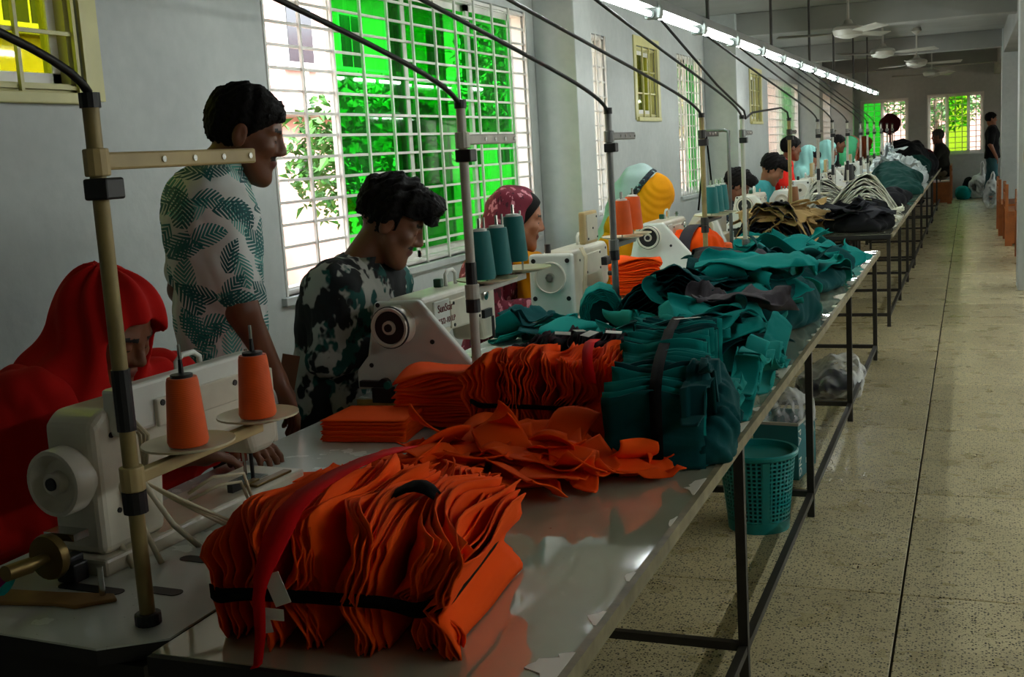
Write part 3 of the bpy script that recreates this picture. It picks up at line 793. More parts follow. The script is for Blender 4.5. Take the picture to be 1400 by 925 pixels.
def thread_mat(name, col):
    t = NT(name); o = t.coord()
    w = t.new('TexWave', wave_type='BANDS', bands_direction='Z'); t.link(o, w.inputs[0]); t.set(w, Scale=150., Distortion=1.5, Detail=2.)
    n = t.noise(o, 30, 3)
    c = t.ramp(t.math('ADD', t.math('MULTIPLY', w.outputs[0], .4), t.math('MULTIPLY', n, .6)), (.2, tuple(x*.8 for x in col[:3])+(1,)), (.8, col))
    t.link(c, t.b.inputs['Base Color']); t.set(t.b, Roughness=.6); t.b.inputs['Sheen Weight'].default_value = .15
    t.bump(w.outputs[0], .3, .001); return t.m
ORANGE = srgb(238, 96, 14); TEAL = srgb(4, 128, 124)
M['thread_orange'] = thread_mat('orange_thread', srgb(255, 98, 4)); M['thread_teal'] = thread_mat('teal_thread', srgb(4, 122, 122))
M['thread_brown'] = thread_mat('brown_thread', srgb(150, 96, 56)); M['thread_black'] = thread_mat('black_thread', srgb(26, 26, 30))
M['cone_white'] = plain('white_cone_core', srgb(222, 226, 220), .5)
CONES = {}
def cone(col, x, y, z, label, grp, s=1.0, core='cone_white', h=.135):
    key = (col, core, h)
    if key in CONES: o = copy_tree(CONES[key])
    else:
        o = CONES[key] = empty('thread_cone')
        MB().lathe([(0, .003), (.036, .003), (.039, .010), (.030, h-.01), (.028, h-.002), (.0, h-.002)], n=28).build('thread', M['thread_'+col], o, smooth='auto')
        c = MB().lathe([(.012, h-.004), (.021, h-.003), (.021, h+.004), (.008, h+.006), (0, h+.006)], n=18).build('core', M[core], o, smooth='auto')
        MB().cyl((0, 0, h), (0, 0, h+.032), .0055, .004, n=8).build('tip', M['black_pl'] if core == 'black_pl' else M['chrome'], o)
    o.location = (x, y, z); o.scale = (s, s, s); tag(o, label, 'thread cone', grp)
    return o
SX = -1.385
def put_stand(t, y, label, z=MZ, x=SX, rz=0):
    t.location = (x, y, z); t.rotation_euler = (0, 0, rz)
    return tag(t, label, 'thread stand', 'thread stands down the row')
put_stand(stand(M['pole_old'], M['arm_cream'], .46, .295, [(.0, .165, .088), (.0, .40, .085)]), 1.605, 'nearest yellowed thread stand, tall at the left, with two orange cones', z=TZ)
cone('orange', SX, 1.77, TZ+.290, 'orange thread cone on the near dish of the nearest stand', 'thread cones', core='black_pl')
cone('orange', SX, 2.005, TZ+.290, 'orange thread cone on the far dish of the nearest stand', 'thread cones', core='black_pl')
put_stand(stand(M['pole_white'], M['pole_white'], .40, .405, [(-.0, .12, .095), (.0, .27, .0), (.0, .43, .095)]), 3.16, 'white thread stand carrying three teal cones', z=MZ)
for k, (y, z) in enumerate(((.06, 0), (.20, 0.0), (.345, .025))):
    cone('teal', SX+.0, 3.16+y+.02, MZ+.407+z, ['leftmost of three teal cones on the white stand', 'middle one of three teal cones on the white stand', 'rightmost and highest of three teal cones on the white stand'][k], 'thread cones', 1.12)
put_stand(stand(M['pole_grey'], M['pole_grey'], .36, .405, [(-.0, .13, .09), (.0, .31, .08)], collar=False), 4.66, 'grey thread stand with two orange cones left of the yellow scarf')
cone('orange', SX, 4.66+.145, MZ+.412, 'left one of two orange cones in front of the yellow scarf', 'thread cones', 1.1)
cone('orange', SX, 4.66+.315, MZ+.420, 'right one of two orange cones in front of the yellow scarf', 'thread cones', 1.1)
put_stand(stand(M['pole_old'], M['steel_dark'], .40, .37, [(0, .18, .1), (0, .42, .1)], collar=False), 6.46, 'brownish thread stand holding three teal cones above the orange wrapped bundle')
for k in range(3):
    cone('teal', SX, 6.46+.19+.15*k, MZ+.377, ['leftmost cone of the teal three on the brownish stand', 'centre cone of the teal three on the brownish stand', 'rightmost cone of the teal three on the brownish stand'][k], 'thread cones', 1.15)
put_stand(stand(M['pole_white'], M['pole_grey'], .30, .14, [(0, .12, .08)], collar=False), 7.70, 'pale thread stand right of the inverted metal tube frame')
put_stand(stand(M['pole_old'], M['steel_dark'], .34, .20, [(0, .15, .1)], collar=False), 9.82, 'thread stand with a brown cone behind the tan pile')
cone('brown', SX, 9.98, MZ+.205, 'brown thread cone right of the head of the man in red', 'thread cones', 1.3)
specs = [(11.75, 'thread stand with a wrapped brown sleeve before the cream cloth fans'), (13.05, 'thread stand behind the left cream cloth fan'), (14.68, 'thread stand carrying the black cones'),
         (16.5, 'thin thread stand right of the peach headscarf'), (17.65, 'thin thread stand left of the white crumpled heap'), (18.9, 'thin thread stand beside the green end window'),
         (20.4, 'far thread stand, first beneath the dark hanging shade'), (21.9, 'far thread stand, second beneath the dark hanging shade'), (23.4, 'farthest thread stand before the end wall')]
sp = stand(M['pole_white'], M['pole_grey'], .26, .22, [(0, .12, .08), (0, .26, .08)], collar=True)
for k, (y, lab) in enumerate(specs): put_stand(sp if k == 0 else copy_tree(sp), y, lab)
cone('black', SX, 14.80, MZ+.225, 'left black thread cone above the cream cloth fans', 'thread cones', 1.5)
cone('black', SX, 14.94, MZ+.225, 'right black thread cone above the cream cloth fans', 'thread cones', 1.5)
cone('black', SX, 10.35, MZ, 'black cone standing on the board beside the tan pieces', 'thread cones', 1.2)

# cables from the light rail to the pole tops
def cable(y, y_rail, lab, sag=.10, pts=None):
    p0 = Vector((SX, y, 1.695)); p3 = Vector((-1.53, y_rail, 2.21))
    if pts is None:
        P = []
        p1 = p0+Vector((0, -.06, .10)); p2 = p0.lerp(p3, .35)+Vector((0, 0, .02))
        n = 18
        for i in range(n+1):
            s = i/n
            P.append((1-s)**3*p0+3*(1-s)**2*s*p1+3*(1-s)*s*s*p2+s**3*p3)
    else: P = pts
    return tag(MB().tube(P, .0075, 8).build('power_cable', M['black_cable'], smooth=True), lab, 'cable', 'cables from rail to thread stands')
for k, (y, yr) in enumerate([(1.605, -.2), (3.16, .9), (4.66, 1.9), (6.46, 2.9), (7.70, 4.95), (9.82, 6.2), (11.75, 7.35), (13.05, 8.47), (14.68, 9.5), (16.5, 10.5), (17.65, 11.5), (18.9, 12.5)]):
    lab = 'black cable rising from the %s thread stand' % ['nearest', 'second', 'third', 'fourth', 'fifth', 'sixth', 'seventh', 'eighth', 'ninth', 'tenth', 'eleventh', 'twelfth'][k]
    if k == 5:
        cable(y, yr, lab, pts=[(SX, 9.82, 1.69), (SX, 9.74, 1.76), (SX, 9.4, 1.79), (SX, 8.9, 1.77), (SX-.02, 8.2, 1.74), (SX-.03, 8.0, 1.70), (SX-.03, 7.95, 1.75), (-1.46, 7.3, 1.9), (-1.53, 6.2, 2.21)])
    else: cable(y, yr, lab)
# ------------------------------------------------------------------ implicit surfaces (people, sacks, garment heaps)
f32 = np.float32
def A3(p): return np.array(p, dtype=f32)
def rc(P, a, b, ra, rb):
    a = A3(a); b = A3(b); ba = b-a; L = float(ba @ ba)+1e-9
    h = np.clip(((P-a) @ ba)/L, 0, 1)
    return np.linalg.norm(P-a-h[:, None]*ba, axis=1)-(ra+h*(rb-ra))
def ell(P, c, r, R=None):
    q = P-A3(c)
    if R is not None: q = q @ R
    r = A3(r); k0 = np.linalg.norm(q/r, axis=1); k1 = np.linalg.norm(q/(r*r), axis=1)+1e-6
    return k0*(k0-1)/k1
def smin(a, b, k):
    h = np.clip(.5+.5*(b-a)/k, 0, 1); return b*(1-h)+a*h-k*h*(1-h)
def smax(a, b, k): return -smin(-a, -b, k)
def wob(P, seed, freq, amp, n=5, stretch=(1, 1, 1)):
    r = np.random.RandomState(seed); out = np.zeros(len(P), f32); Q = P*A3(stretch)
    for i in range(n):
        d = r.normal(size=3).astype(f32); d /= np.linalg.norm(d); fr = freq*(1+.6*i)
        out += np.sin(Q @ d*fr+r.uniform(0, 6.28)).astype(f32)/(1+.5*i)
    return out*amp/2
def surface(f, lo, hi, h):
    lo = np.array(lo, float); n = np.maximum(np.ceil((np.array(hi)-lo)/h).astype(int)+1, 9); B = 6
    nb = np.ceil(n/B).astype(int); n = nb*B
    V = np.full(n, 1.0, f32)
    ax = [np.arange(k) for k in nb]
    C = np.stack(np.meshgrid(*ax, indexing='ij'), -1).reshape(-1, 3)
    cen = (lo+(C*B+(B-1)/2)*h).astype(f32); d = f(cen)
    keep = np.abs(d) < B*h*1.45
    o = np.stack(np.meshgrid(*[np.arange(B)]*3, indexing='ij'), -1).reshape(-1, 3)
    ins = C[(~keep) & (d < 0)]
    for b in ins: V[b[0]*B:b[0]*B+B, b[1]*B:b[1]*B+B, b[2]*B:b[2]*B+B] = -1
    K = C[keep]; I = (K[:, None, :]*B+o[None]).reshape(-1, 3)
    for s in range(0, len(I), 400000):
        i = I[s:s+400000]; V[i[:, 0], i[:, 1], i[:, 2]] = f((lo+i*h).astype(f32))
    # keep the border outside
    V[0] = V[-1] = 1; V[:, 0] = V[:, -1] = 1; V[:, :, 0] = V[:, :, -1] = 1
    N = V > 0
    idx = -np.ones(tuple(n-1), int)
    corner = [(i, j, k) for i in (0, 1) for j in (0, 1) for k in (0, 1)]
    sl = lambda c: tuple(slice(c[a], n[a]-1+c[a]) for a in range(3))
    cnt = sum(N[sl(c)].astype(np.int8) for c in corner)
    act = np.argwhere((cnt > 0) & (cnt < 8)); idx[act[:, 0], act[:, 1], act[:, 2]] = np.arange(len(act))
    pos = np.zeros((len(act), 3)); w = np.zeros(len(act))
    val = {c: V[act[:, 0]+c[0], act[:, 1]+c[1], act[:, 2]+c[2]] for c in corner}
    for a in corner:
        for k in range(3):
            if a[k]: continue
            b = tuple(1 if q == k else a[q] for q in range(3)); va, vb = val[a], val[b]
            m_ = (va > 0) != (vb > 0)
            t = np.where(m_, va/np.where(m_, va-vb, 1), 0)
            p = np.array(a, float)[None].repeat(len(act), 0); p[:, k] = t
            pos += p*m_[:, None]; w += m_
    verts = lo+(act+pos/w[:, None])*h
    quads = []
    for k in range(3):
        e = [slice(None)]*3; e2 = [slice(None)]*3; e[k] = slice(0, -1); e2[k] = slice(1, None)
        X = N[tuple(e)] != N[tuple(e2)]; pts = np.argwhere(X)
        u, v = (k+1) % 3, (k+2) % 3
        ok = (pts[:, u] > 0) & (pts[:, v] > 0) & (pts[:, u] < n[u]-1) & (pts[:, v] < n[v]-1); pts = pts[ok]
        if not len(pts): continue
        q = []
        for (du, dv) in ((-1, -1), (0, -1), (0, 0), (-1, 0)):
            p = pts.copy(); p[:, u] += du; p[:, v] += dv; q.append(idx[p[:, 0], p[:, 1], p[:, 2]])
        q = np.stack(q, 1); flip = N[pts[:, 0], pts[:, 1], pts[:, 2]]
        q[flip] = q[flip][:, ::-1]; quads.append(q)
    Q = np.concatenate(quads); Q = Q[(Q >= 0).all(1)]
    return verts, Q
def sdf_mesh(name, f, lo, hi, h, mats, parent=None, matfn=None, smooth=0):
    v, q = surface(f, lo, hi, h)
    me = bpy.data.meshes.new(name)
    me.vertices.add(len(v)); me.vertices.foreach_set('co', v.astype(f32).ravel())
    me.loops.add(q.size); me.loops.foreach_set('vertex_index', q.ravel().astype(np.int32))
    me.polygons.add(len(q)); me.polygons.foreach_set('loop_start', np.arange(0, q.size, 4, dtype=np.int32))
    me.update(calc_edges=True); me.validate()
    for mm in (mats if isinstance(mats, (list, tuple)) else [mats]): me.materials.append(mm)
    me.polygons.foreach_set('use_smooth', np.ones(len(me.polygons), bool))
    if matfn is not None and len(me.polygons) == len(q):
        c = v[q].mean(1).astype(f32); me.polygons.foreach_set('material_index', matfn(c).astype(np.int32))
    o = link_mesh(name, me, parent)
    return o

# ------------------------------------------------------------------ people
def skin(name, col):
    t = NT(name); o = t.coord(); n = t.noise(o, 12, 4)
    t.link(t.ramp(n, (.3, tuple(c*.85 for c in col[:3])+(1,)), (.7, col)), t.b.inputs['Base Color'])
    t.set(t.b, Roughness=.48); t.b.inputs['Subsurface Weight'].default_value = .06; t.b.inputs['Subsurface Radius'].default_value = (.02, .008, .004)
    t.bump(t.noise(o, 220, 2), .06, .001); return t.m
M['skin'] = skin('brown_skin', srgb(122, 74, 48)); M['skin_l'] = skin('warm_skin', srgb(156, 100, 70))
M['lip'] = plain('lips', srgb(112, 56, 48), .45, var=.08); M['hair'] = plain('black_hair', srgb(15, 12, 11), .75, var=.25, vscale=60, bump=.5, bscale=200, spec=.15)
M['hair_grey'] = plain('greying_hair', srgb(40, 36, 34), .6, var=.4, vscale=60)
M['brow'] = plain('eyebrow_hair', srgb(20, 16, 14), .7); M['eye'] = plain('eye_white', srgb(210, 204, 196), .2, var=0)
M['stubble'] = plain('moustache_hair', srgb(38, 27, 22), .8, var=.3, vscale=80)

def head_mats(c, T, s, beard):
    """material index per face from head-local position: 0 skin, 1 lip, 2 brow, 3 eye, 4 facial hair"""
    q = (c-T[0]) @ T[1]/s; x, y, z = q[:, 0], q[:, 1], q[:, 2]; ay = np.abs(y)
    mi = np.zeros(len(c), int)
    face = (x > .045) & (np.abs(z) < .13)
    if beard:
        mi[face & (z < -.036) & (z > -.048) & (ay < .034)] = 4
        if beard > 1: mi[(x > .01) & (x < .12) & (z < -.075) & (z > -.14) & (ay < .07)] = 4
    mi[face & (z < -.048) & (z > -.068) & (ay < .026) & (x > .078)] = 1
    mi[face & (ay > .014) & (ay < .054) & (z > .026-.10*(ay-.03)**2*20) & (z < .036) & (x > .055)] = 2
    mi[face & (ay > .020) & (ay < .045) & (z > -.001) & (z < .003)] = 2
    return mi
def head_d(P, T, s):
    q = (P-T[0]) @ T[1]/s
    d = ell(q, (-.014, 0, .030), (.100, .079, .092))
    d = smin(d, ell(q, (.026, 0, -.046), (.062, .056, .078)), .035)
    d = smin(d, rc(q, (.070, 0, -.104), (.066, 0, -.100), .022, .022), .03)
    a = q.copy(); a[:, 1] = np.abs(a[:, 1])
    d = smin(d, rc(a, (.02, .056, -.050), (.055, .028, -.098), .020, .016), .03)
    d = smin(d, ell(a, (.058, .045, -.018), (.022, .022, .020)), .025)
    d = smin(d, rc(a, (.076, .018, .030), (.064, .050, .028), .011, .010), .014)
    d = smax(d, -ell(a, (.092, .031, .008), (.020, .019, .012)), .012)
    d = smin(d, ell(a, (.070, .031, .006), (.0145, .017, .0125)), .005)
    d = smin(d, rc(q, (.084, 0, .020), (.103, 0, -.020), .008, .012), .012)
    d = smin(d, ell(a, (.092, .012, -.026), (.014, .009, .009)), .008)
    d = smin(d, ell(q, (.084, 0, -.054), (.012, .024, .0062)), .006)
    d = smin(d, ell(q, (.082, 0, -.064), (.012, .020, .0066)), .006)
    d = smin(d, ell(a, (-.010, .082, -.004), (.020, .010, .034)), .006)
    d = smax(d, -ell(a, (-.004, .092, .0), (.010, .006, .018)), .006)
    return d*s
def hand_list(wr, tip, side, s, curl=.5, grip=None):
    """capsules of a hand: palm plus five separate bent fingers; side=+1 left, -1 right"""
    w = Vector(wr); d = (Vector(tip)-w).normalized(); up = Vector((0, 0, 1)); lat = d.cross(up)
    if lat.length < .2: lat = d.cross(Vector((1, 0, 0)))
    lat.normalize(); n = lat.cross(d).normalized(); out = []   # n: back of the hand, upward
    k = w+d*.085*s
    out.append((w, w+d*.06*s, .026*s, .030*s, .02))
    for i in (-1.5, -.5, .5, 1.5): out.append((w+d*.02*s+lat*i*.014*s, k+lat*i*.019*s, .016*s, .0125*s, .014))
    for j, i in enumerate((-1.5, -.5, .5, 1.5)):
        if side > 0: ln = (.030, .036, .040, .036)[::1][j] if False else (.036, .041, .038, .030)[j]
        else: ln = (.030, .038, .041, .036)[j]
        p = k+lat*i*.0195*s; dd = d.copy(); ang = 0
        dd = (d+lat*i*.05).normalized()
        for q in range(3):
            ang += curl*(.35+.35*q)
            v = (dd*math.cos(ang)-n*math.sin(ang)); e = p+v*ln*s*(1, .75, .6)[q]
            out.append((p, e, .0105*s*(1, .92, .82)[q], .0098*s*(1, .9, .78)[q], .004)); p = e
    tl = -1 if side > 0 else 1
    # thumb leaves the side of the palm near its base; left hand palm-down has it on the right (toward +lat of d x up)
    tl = 1 if side > 0 else -1
    p = w+d*.03*s+lat*tl*.022*s; e = p+(d*.6+lat*tl*.75-n*.25).normalized()*.042*s
    out.append((p, e, .014*s, .0115*s, .012)); e2 = e+(d*.9+lat*tl*.25-n*.3).normalized()*.032*s
    out.append((e, e2, .0112*s, .009*s, .004))
    return out

def frame(yaw, pitch=0, roll=0):
    return np.array((Matrix.Rotation(yaw, 3, 'Z') @ Matrix.Rotation(pitch, 3, 'Y') @ Matrix.Rotation(roll, 3, 'X')), dtype=f32)

def person(root, label, J, yaw, pitch, roll=0, hs=1.0, s=1.0, skinm='skin', beard=0, h=.008, hair='short', shirt=None, sleeve=.95, pants=None,
           hood=None, hood_mat=None, group=None, rz=0, zcut=None, extra=None, hcurl=.5, hair_mat='hair', collar=None, fold=1.0):
    t = tag(empty('person', (root[0], root[1], 0), rz), label, 'person', group)
    J = {k: Vector(v) for k, v in J.items()}
    lat = (J['shL']-J['shR']); lat.z = 0; lat.normalize(); fw = Vector((lat.y, -lat.x, 0))
    J.setdefault('hipL', J['pel']+lat*.095*s); J.setdefault('hipR', J['pel']-lat*.095*s)
    J.setdefault('fgL', J['wrL']+(J['wrL']-J['elL']).normalized()*.1); J.setdefault('fgR', J['wrR']+(J['wrR']-J['elR']).normalized()*.1)
    HT = (A3(J['head']), frame(yaw, pitch, roll))
    hb = Vector(HT[1] @ A3((-.03*hs, 0, -.06*hs)))+J['head']
    kn = {}; 
    for S_ in 'LR':
        sg = 1 if S_ == 'L' else -1
        J.setdefault('kn'+S_, Vector((J['hip'+S_].x, J['hip'+S_].y, 0))+fw*.44*s+Vector((0, 0, J['pel'].z-.02))+lat*.03*sg)
        J.setdefault('an'+S_, Vector((J['kn'+S_].x, J['kn'+S_].y, .07))-fw*.05*s)
    hands = hand_list(J['wrL'], J['fgL'], 1, s, hcurl)+hand_list(J['wrR'], J['fgR'], -1, s, hcurl)
    def trunk(P, g):
        d = None
        for sg in (1, -1):
            l = lat*sg
            for a, b, ra, rb, k in ((J['chest']+l*.075*s, J['waist']+l*.060*s, .108*s, .096*s, .05), (J['waist']+l*.055*s, J['pel']+l*.07*s, .096*s, .112*s, .05)):
                q = rc(P, a, b, ra+g, rb+g); d = q if d is None else smin(d, q, k)
        for S_ in 'LR':
            d = smin(d, rc(P, J['neck']-Vector((0, 0, .04*s)), J['sh'+S_], .060*s+g, .060*s+g), .05)
            d = smin(d, rc(P, J['sh'+S_]*.8+J['chest']*.2, J['chest'], .075*s+g, .11*s+g), .05)
        return d
    def arms(P, d, g, frac, k=.035):
        for S_ in 'LR':
            sh, el, wr = J['sh'+S_], J['el'+S_], J['wr'+S_]
            f1 = min(1, frac*2); d = smin(d, rc(P, sh, sh.lerp(el, f1), .060*s+g, (.060-.016*f1)*s+g), k)
            if frac > .5:
                f2 = frac*2-1; d = smin(d, rc(P, el, el.lerp(wr, f2), .045*s+g, (.045-.015*f2)*s+g), .02)
        return d
    def legs(P, d, g, k=.04, feet=True):
        for S_ in 'LR':
            d = smin(d, rc(P, J['hip'+S_], J['kn'+S_], .088*s+g, .06*s+g), k); d = smin(d, rc(P, J['kn'+S_], J['an'+S_], .058*s+g, .04*s+g), .03)
            if feet: d = smin(d, rc(P, J['an'+S_]-Vector((0, 0, .02)), J['an'+S_]+fw*.15*s-Vector((0, 0, .035)), .038*s, .03*s), .02)
        return d
    def body(P):
        d = trunk(P, 0); d = arms(P, d, 0, 1.0); d = legs(P, d, 0)
        d = smin(d, rc(P, J['neck'], hb, .056*s, .052*s), .03)
        d = smin(d, head_d(P, HT, hs), .02)
        for a, b, ra, rb, k in hands: d = smin(d, rc(P, a, b, ra, rb), k)
        return d
    pts = np.array([tuple(v) for v in J.values()]); lo = pts.min(0)-.2*s-.05; hi = pts.max(0)+.22*hs; lo[2] = max(lo[2], -.0)
    fm = lambda c: head_mats(c, HT, hs, beard)
    sdf_mesh('body', body, lo, hi, h, [M[skinm], M['lip'], M['brow'], M['eye'], M['stubble']], t, fm)
    # hair
    def hairf(P):
        q = (P-HT[0]) @ HT[1]/hs; x, y, z = q[:, 0], q[:, 1], q[:, 2]
        if hair == 'puffy':
            d = ell(q, (-.012, 0, .052), (.118, .094, .102))-wob(q, 3, 90, .009)-np.abs(wob(q, 8, 190, .007))
            d = smin(d, ell(q, (.072, 0, .098), (.052, .075, .040))-wob(q, 4, 110, .010)-np.abs(wob(q, 9, 220, .006)), .025)
            d = smin(d, ell(q, (.096, .01, .062), (.026, .058, .030))-wob(q, 5, 130, .009), .02)
            front = (x-.055-.95*(z-.035))/1.38
            side = np.maximum(x-.004, 0)*2 - (z+.02)
            cut = np.where(z > .045, x-.14, np.where(z > -.015, x-.022, x+.012))
            d = smax(d, cut*.8, .008); d = smax(d, -(z+.07+.35*(x+.02)), .008)
        else:
            d = ell(q, (-.014, 0, .037), (.109, .088, .099))-wob(q, 3, 110, .004)-np.abs(wob(q, 8, 230, .005))
            cut = np.where(z > .066, x-.108, np.where(z > -.01, x-.016-1.3*np.maximum(z-.005, 0), x+.020))+wob(q, 15, 130, .006)
            d = smax(d, cut*.8, .010); d = smax(d, -(z+.062+.3*(x+.03)), .008)
            d = np.maximum(d, -ell(np.stack([x, np.abs(y), z], 1), (-.008, .088, -.008), (.022, .014, .036)))
        return d*hs
    if hair: sdf_mesh('hair', hairf, A3(J['head'])-.2*hs, A3(J['head'])+.2*hs, h*.75, M[hair_mat], t)
    zc = zcut if zcut is not None else J['pel'].z-.08
    if shirt:
        def sh(P):
            d = trunk(P, .016*s); d = arms(P, d, .014*s, sleeve)
            d = smin(d, rc(P, J['pel']+lat*.05, J['pel']-lat*.05-Vector((0, 0, .05)), .135*s, .14*s), .05) if zc < J['pel'].z else d
            d = d-wob(P, 11, 22, .010*fold, stretch=(1, 1, .5))-np.abs(wob(P, 12, 46, .007*fold, stretch=(1, 1, .6)))
            d = smax(d, zc-P[:, 2], .01)
            nv = A3(hb-J['neck']); nv = nv/np.linalg.norm(nv)
            return smax(d, -rc(P, J['neck']+Vector(nv)*.045*s, J['neck']+Vector(nv)*.3, .060*s, .085*s), .010)
        so = sdf_mesh('shirt', sh, lo, hi, h*1.15, M[shirt], t)
        if collar:
            nv = (hb-J['neck']).normalized(); up = nv; cc = J['neck']+nv*.0*s
            a0 = fw; b0 = lat; n = 28; mb = MB(); G = np.zeros((n, 3, 3))
            for i in range(n):
                a = .35+(2*PI-.70)*i/(n-1); v = a0*math.cos(a)+b0*math.sin(a)
                for j, (r, z) in enumerate(((.070, -.012), (.074, .035), (.098, -.010))): G[i, j] = cc+v*r*s*1.02+nv*z*s-fw*.006
            mb.grid(G).build('collar', M[collar], so, smooth=True, solid=.004)
    if pants:
        def pf(P):
            d = legs(P, rc(P, J['hipL'], J['hipR'], .115*s, .115*s), .014, feet=False)-wob(P, 21, 30, .008, stretch=(1, 1, .5))
            return smax(d, .09-P[:, 2], .008)
        sdf_mesh('trousers', pf, lo, hi, h*1.3, M[pants], t)
        for S_ in 'LR':
            an = J['an'+S_]
            MB().tube([an-fw*.04-Vector((0, 0, .0)), an-fw*.03-Vector((0, 0, .03)), an+fw*.06*s-Vector((0, 0, .028)), an+fw*.17*s-Vector((0, 0, .035))], [.042*s, .043*s, .042*s, .03*s], 10).build('shoe', M['black_pl'], t, smooth=True)
    if hood:
        hood(t, J, HT, hs, s, lat, fw, h, hood_mat, lo, hi)
    if extra: extra(t, J, HT, hs, s, lat, fw, h)
    return t
def hijab(drape=.10, front=.085, chin=.06, cape=True, foldamp=1.0, open_r=.070, name='headscarf'):
    def mk(t, J, HT, hs, s, lat, fw, h, mat_, lo, hi):
        def hf(P):
            q = (P-HT[0]) @ HT[1]/hs
            d = ell(q, (-.022, 0, .028), (.128, .104, .118))
            d = smin(d, ell(q, (.030, 0, -.05), (.085, .088, .105)), .05)
            d = smax(d, q[:, 0]-front, .02)
            d = d*hs
            d = smin(d, rc(P, J['head']+Vector(HT[1] @ A3((-.03, 0, -.05)))*hs, J['neck']-Vector((0, 0, .02)), .098*hs, .11*s), .05)
            if cape:
                for S_ in 'LR':
                    d = smin(d, rc(P, J['neck']-Vector((0, 0, .03)), J['sh'+S_]*.9+J['neck']*.1, .085*s, .088*s), .06)
                    d = smin(d, rc(P, J['sh'+S_]*.9+J['neck']*.1, J['sh'+S_].lerp(J['el'+S_], drape*4 if drape < .2 else .8), .086*s, .080*s), .04)
                d = smin(d, rc(P, J['neck'], J['chest']+fw*.03, .12*s, .15*s), .06)
                d = smin(d, rc(P, J['neck']-fw*.03, J['chest']-fw*.03, .12*s, .15*s), .06)
            ang = np.arctan2(P[:, 1]-HT[0][1], P[:, 0]-HT[0][0])
            fo = np.sin(ang*9+wob(P, 31, 9, 2.5)+P[:, 2]*6)*.006*foldamp
            d = d-fo-wob(P, 33, 24, .009*foldamp, stretch=(1, 1, .45))
            car = rc(q, (.045, 0, .004), (.26, 0, -.01), open_r, open_r*1.25)
            car = smin(car, rc(q, (.05, 0, -.055), (.26, 0, -.07), open_r*.78, open_r), .03)*hs
            return smax(d, -car, .014)
        o = sdf_mesh(name, hf, lo-.05, hi+.05, h, M[mat_], t)
        return o
    return mk

# garment materials
def m_leaf_print():
    t = NT('palm_leaf_print_cotton'); o = t.coord()
    sx = t.new('SeparateXYZ'); t.link(o, sx.inputs[0])
    u = t.math('ADD', t.math('MULTIPLY', sx.outputs[0], .85), t.math('MULTIPLY', sx.outputs[1], .75)); z = sx.outputs[2]
    def layer(scale, off, L, W_, freq):
        cb = t.new('CombineXYZ'); t.link(t.math('ADD', u, off), cb.inputs[0]); t.link(t.math('ADD', z, off*1.7), cb.inputs[1])
        vo = t.new('TexVoronoi', feature='F1', voronoi_dimensions='2D'); t.link(cb.outputs[0], vo.inputs[0]); t.set(vo, Scale=scale, Randomness=.8)
        pp = t.new('SeparateXYZ'); t.link(vo.outputs['Position'], pp.inputs[0]); p0 = t.new('SeparateXYZ'); t.link(cb.outputs[0], p0.inputs[0])
        dx = t.math('SUBTRACT', p0.outputs[0], pp.outputs[0]); dy = t.math('SUBTRACT', p0.outputs[1], pp.outputs[1])
        co = t.new('SeparateColor'); t.link(vo.outputs['Color'], co.inputs[0])
        a = t.math('MULTIPLY', co.outputs[0], 6.283); ca = t.math('COSINE', a); sa = t.math('SINE', a)
        U = t.math('ADD', t.math('MULTIPLY', dx, ca), t.math('MULTIPLY', dy, sa)); V = t.math('SUBTRACT', t.math('MULTIPLY', dy, ca), t.math('MULTIPLY', dx, sa))
        V = t.math('ADD', V, t.math('MULTIPLY', t.math('MULTIPLY', U, U), 3.0))
        aV = t.math('ABSOLUTE', V); w = t.math('MULTIPLY', t.math('SUBTRACT', 1.0, t.math('POWER', t.math('ABSOLUTE', t.math('DIVIDE', U, L)), 2.0)), W_)
        ins = t.math('LESS_THAN', aV, w)
        st = t.math('SINE', t.math('MULTIPLY', t.math('SUBTRACT', U, t.math('MULTIPLY', aV, 1.1)), freq))
        leaf = t.math('GREATER_THAN', st, t.math('SUBTRACT', t.math('MULTIPLY', t.math('DIVIDE', aV, W_), .9), .75))
        return t.math('MULTIPLY', ins, leaf), co.outputs[1]
    m1, c1 = layer(7.0, 0.0, .078, .036, 420.); m2, c2 = layer(7.6, .37, .072, .034, 460.); m3, c3 = layer(8., .71, .062, .030, 440.)
    base = t.ramp(t.noise(o, 6, 3), (.3, srgb(206, 210, 206)), (.7, srgb(228, 230, 226)))
    lf = t.ramp(c1, (.0, srgb(8, 80, 82)), (1., srgb(44, 140, 132)))
    lf2 = t.ramp(c2, (.0, srgb(30, 120, 112)), (1., srgb(110, 190, 176))); lf3 = t.ramp(c3, (.0, srgb(10, 76, 80)), (1., srgb(40, 130, 124)))
    c = t.mix(m2, base, lf2); c = t.mix(m3, c, lf3); c = t.mix(m1, c, lf)
    t.link(c, t.b.inputs['Base Color']); t.set(t.b, Roughness=.8); t.b.inputs['Sheen Weight'].default_value = .1
    t.bump(t.noise(o, 700, 2), .15, .001); return t.m
M['leaf_shirt'] = m_leaf_print()
def m_blotch(name, base, cols, scale, thr=.52, rough=.85, stretch=(1, 1, 1)):
    t = NT(name); o = t.coord('Object', stretch); c = base
    for k, col in enumerate(cols):
        ad = t.new('VectorMath', operation='ADD'); t.link(o, ad.inputs[0]); ad.inputs[1].default_value = (k*3.1, k*1.7, k*2.3)
        n = t.noise(ad.outputs[0], scale, 3, .55); f = t.ramp(n, (thr-.015, (0, 0, 0, 1)), (thr+.015, (1, 1, 1, 1)))
        c = t.mix(f, c, col)
    t.link(c, t.b.inputs['Base Color']); t.set(t.b, Roughness=rough); t.bump(t.noise(o, 400, 2), .15, .001); return t.m
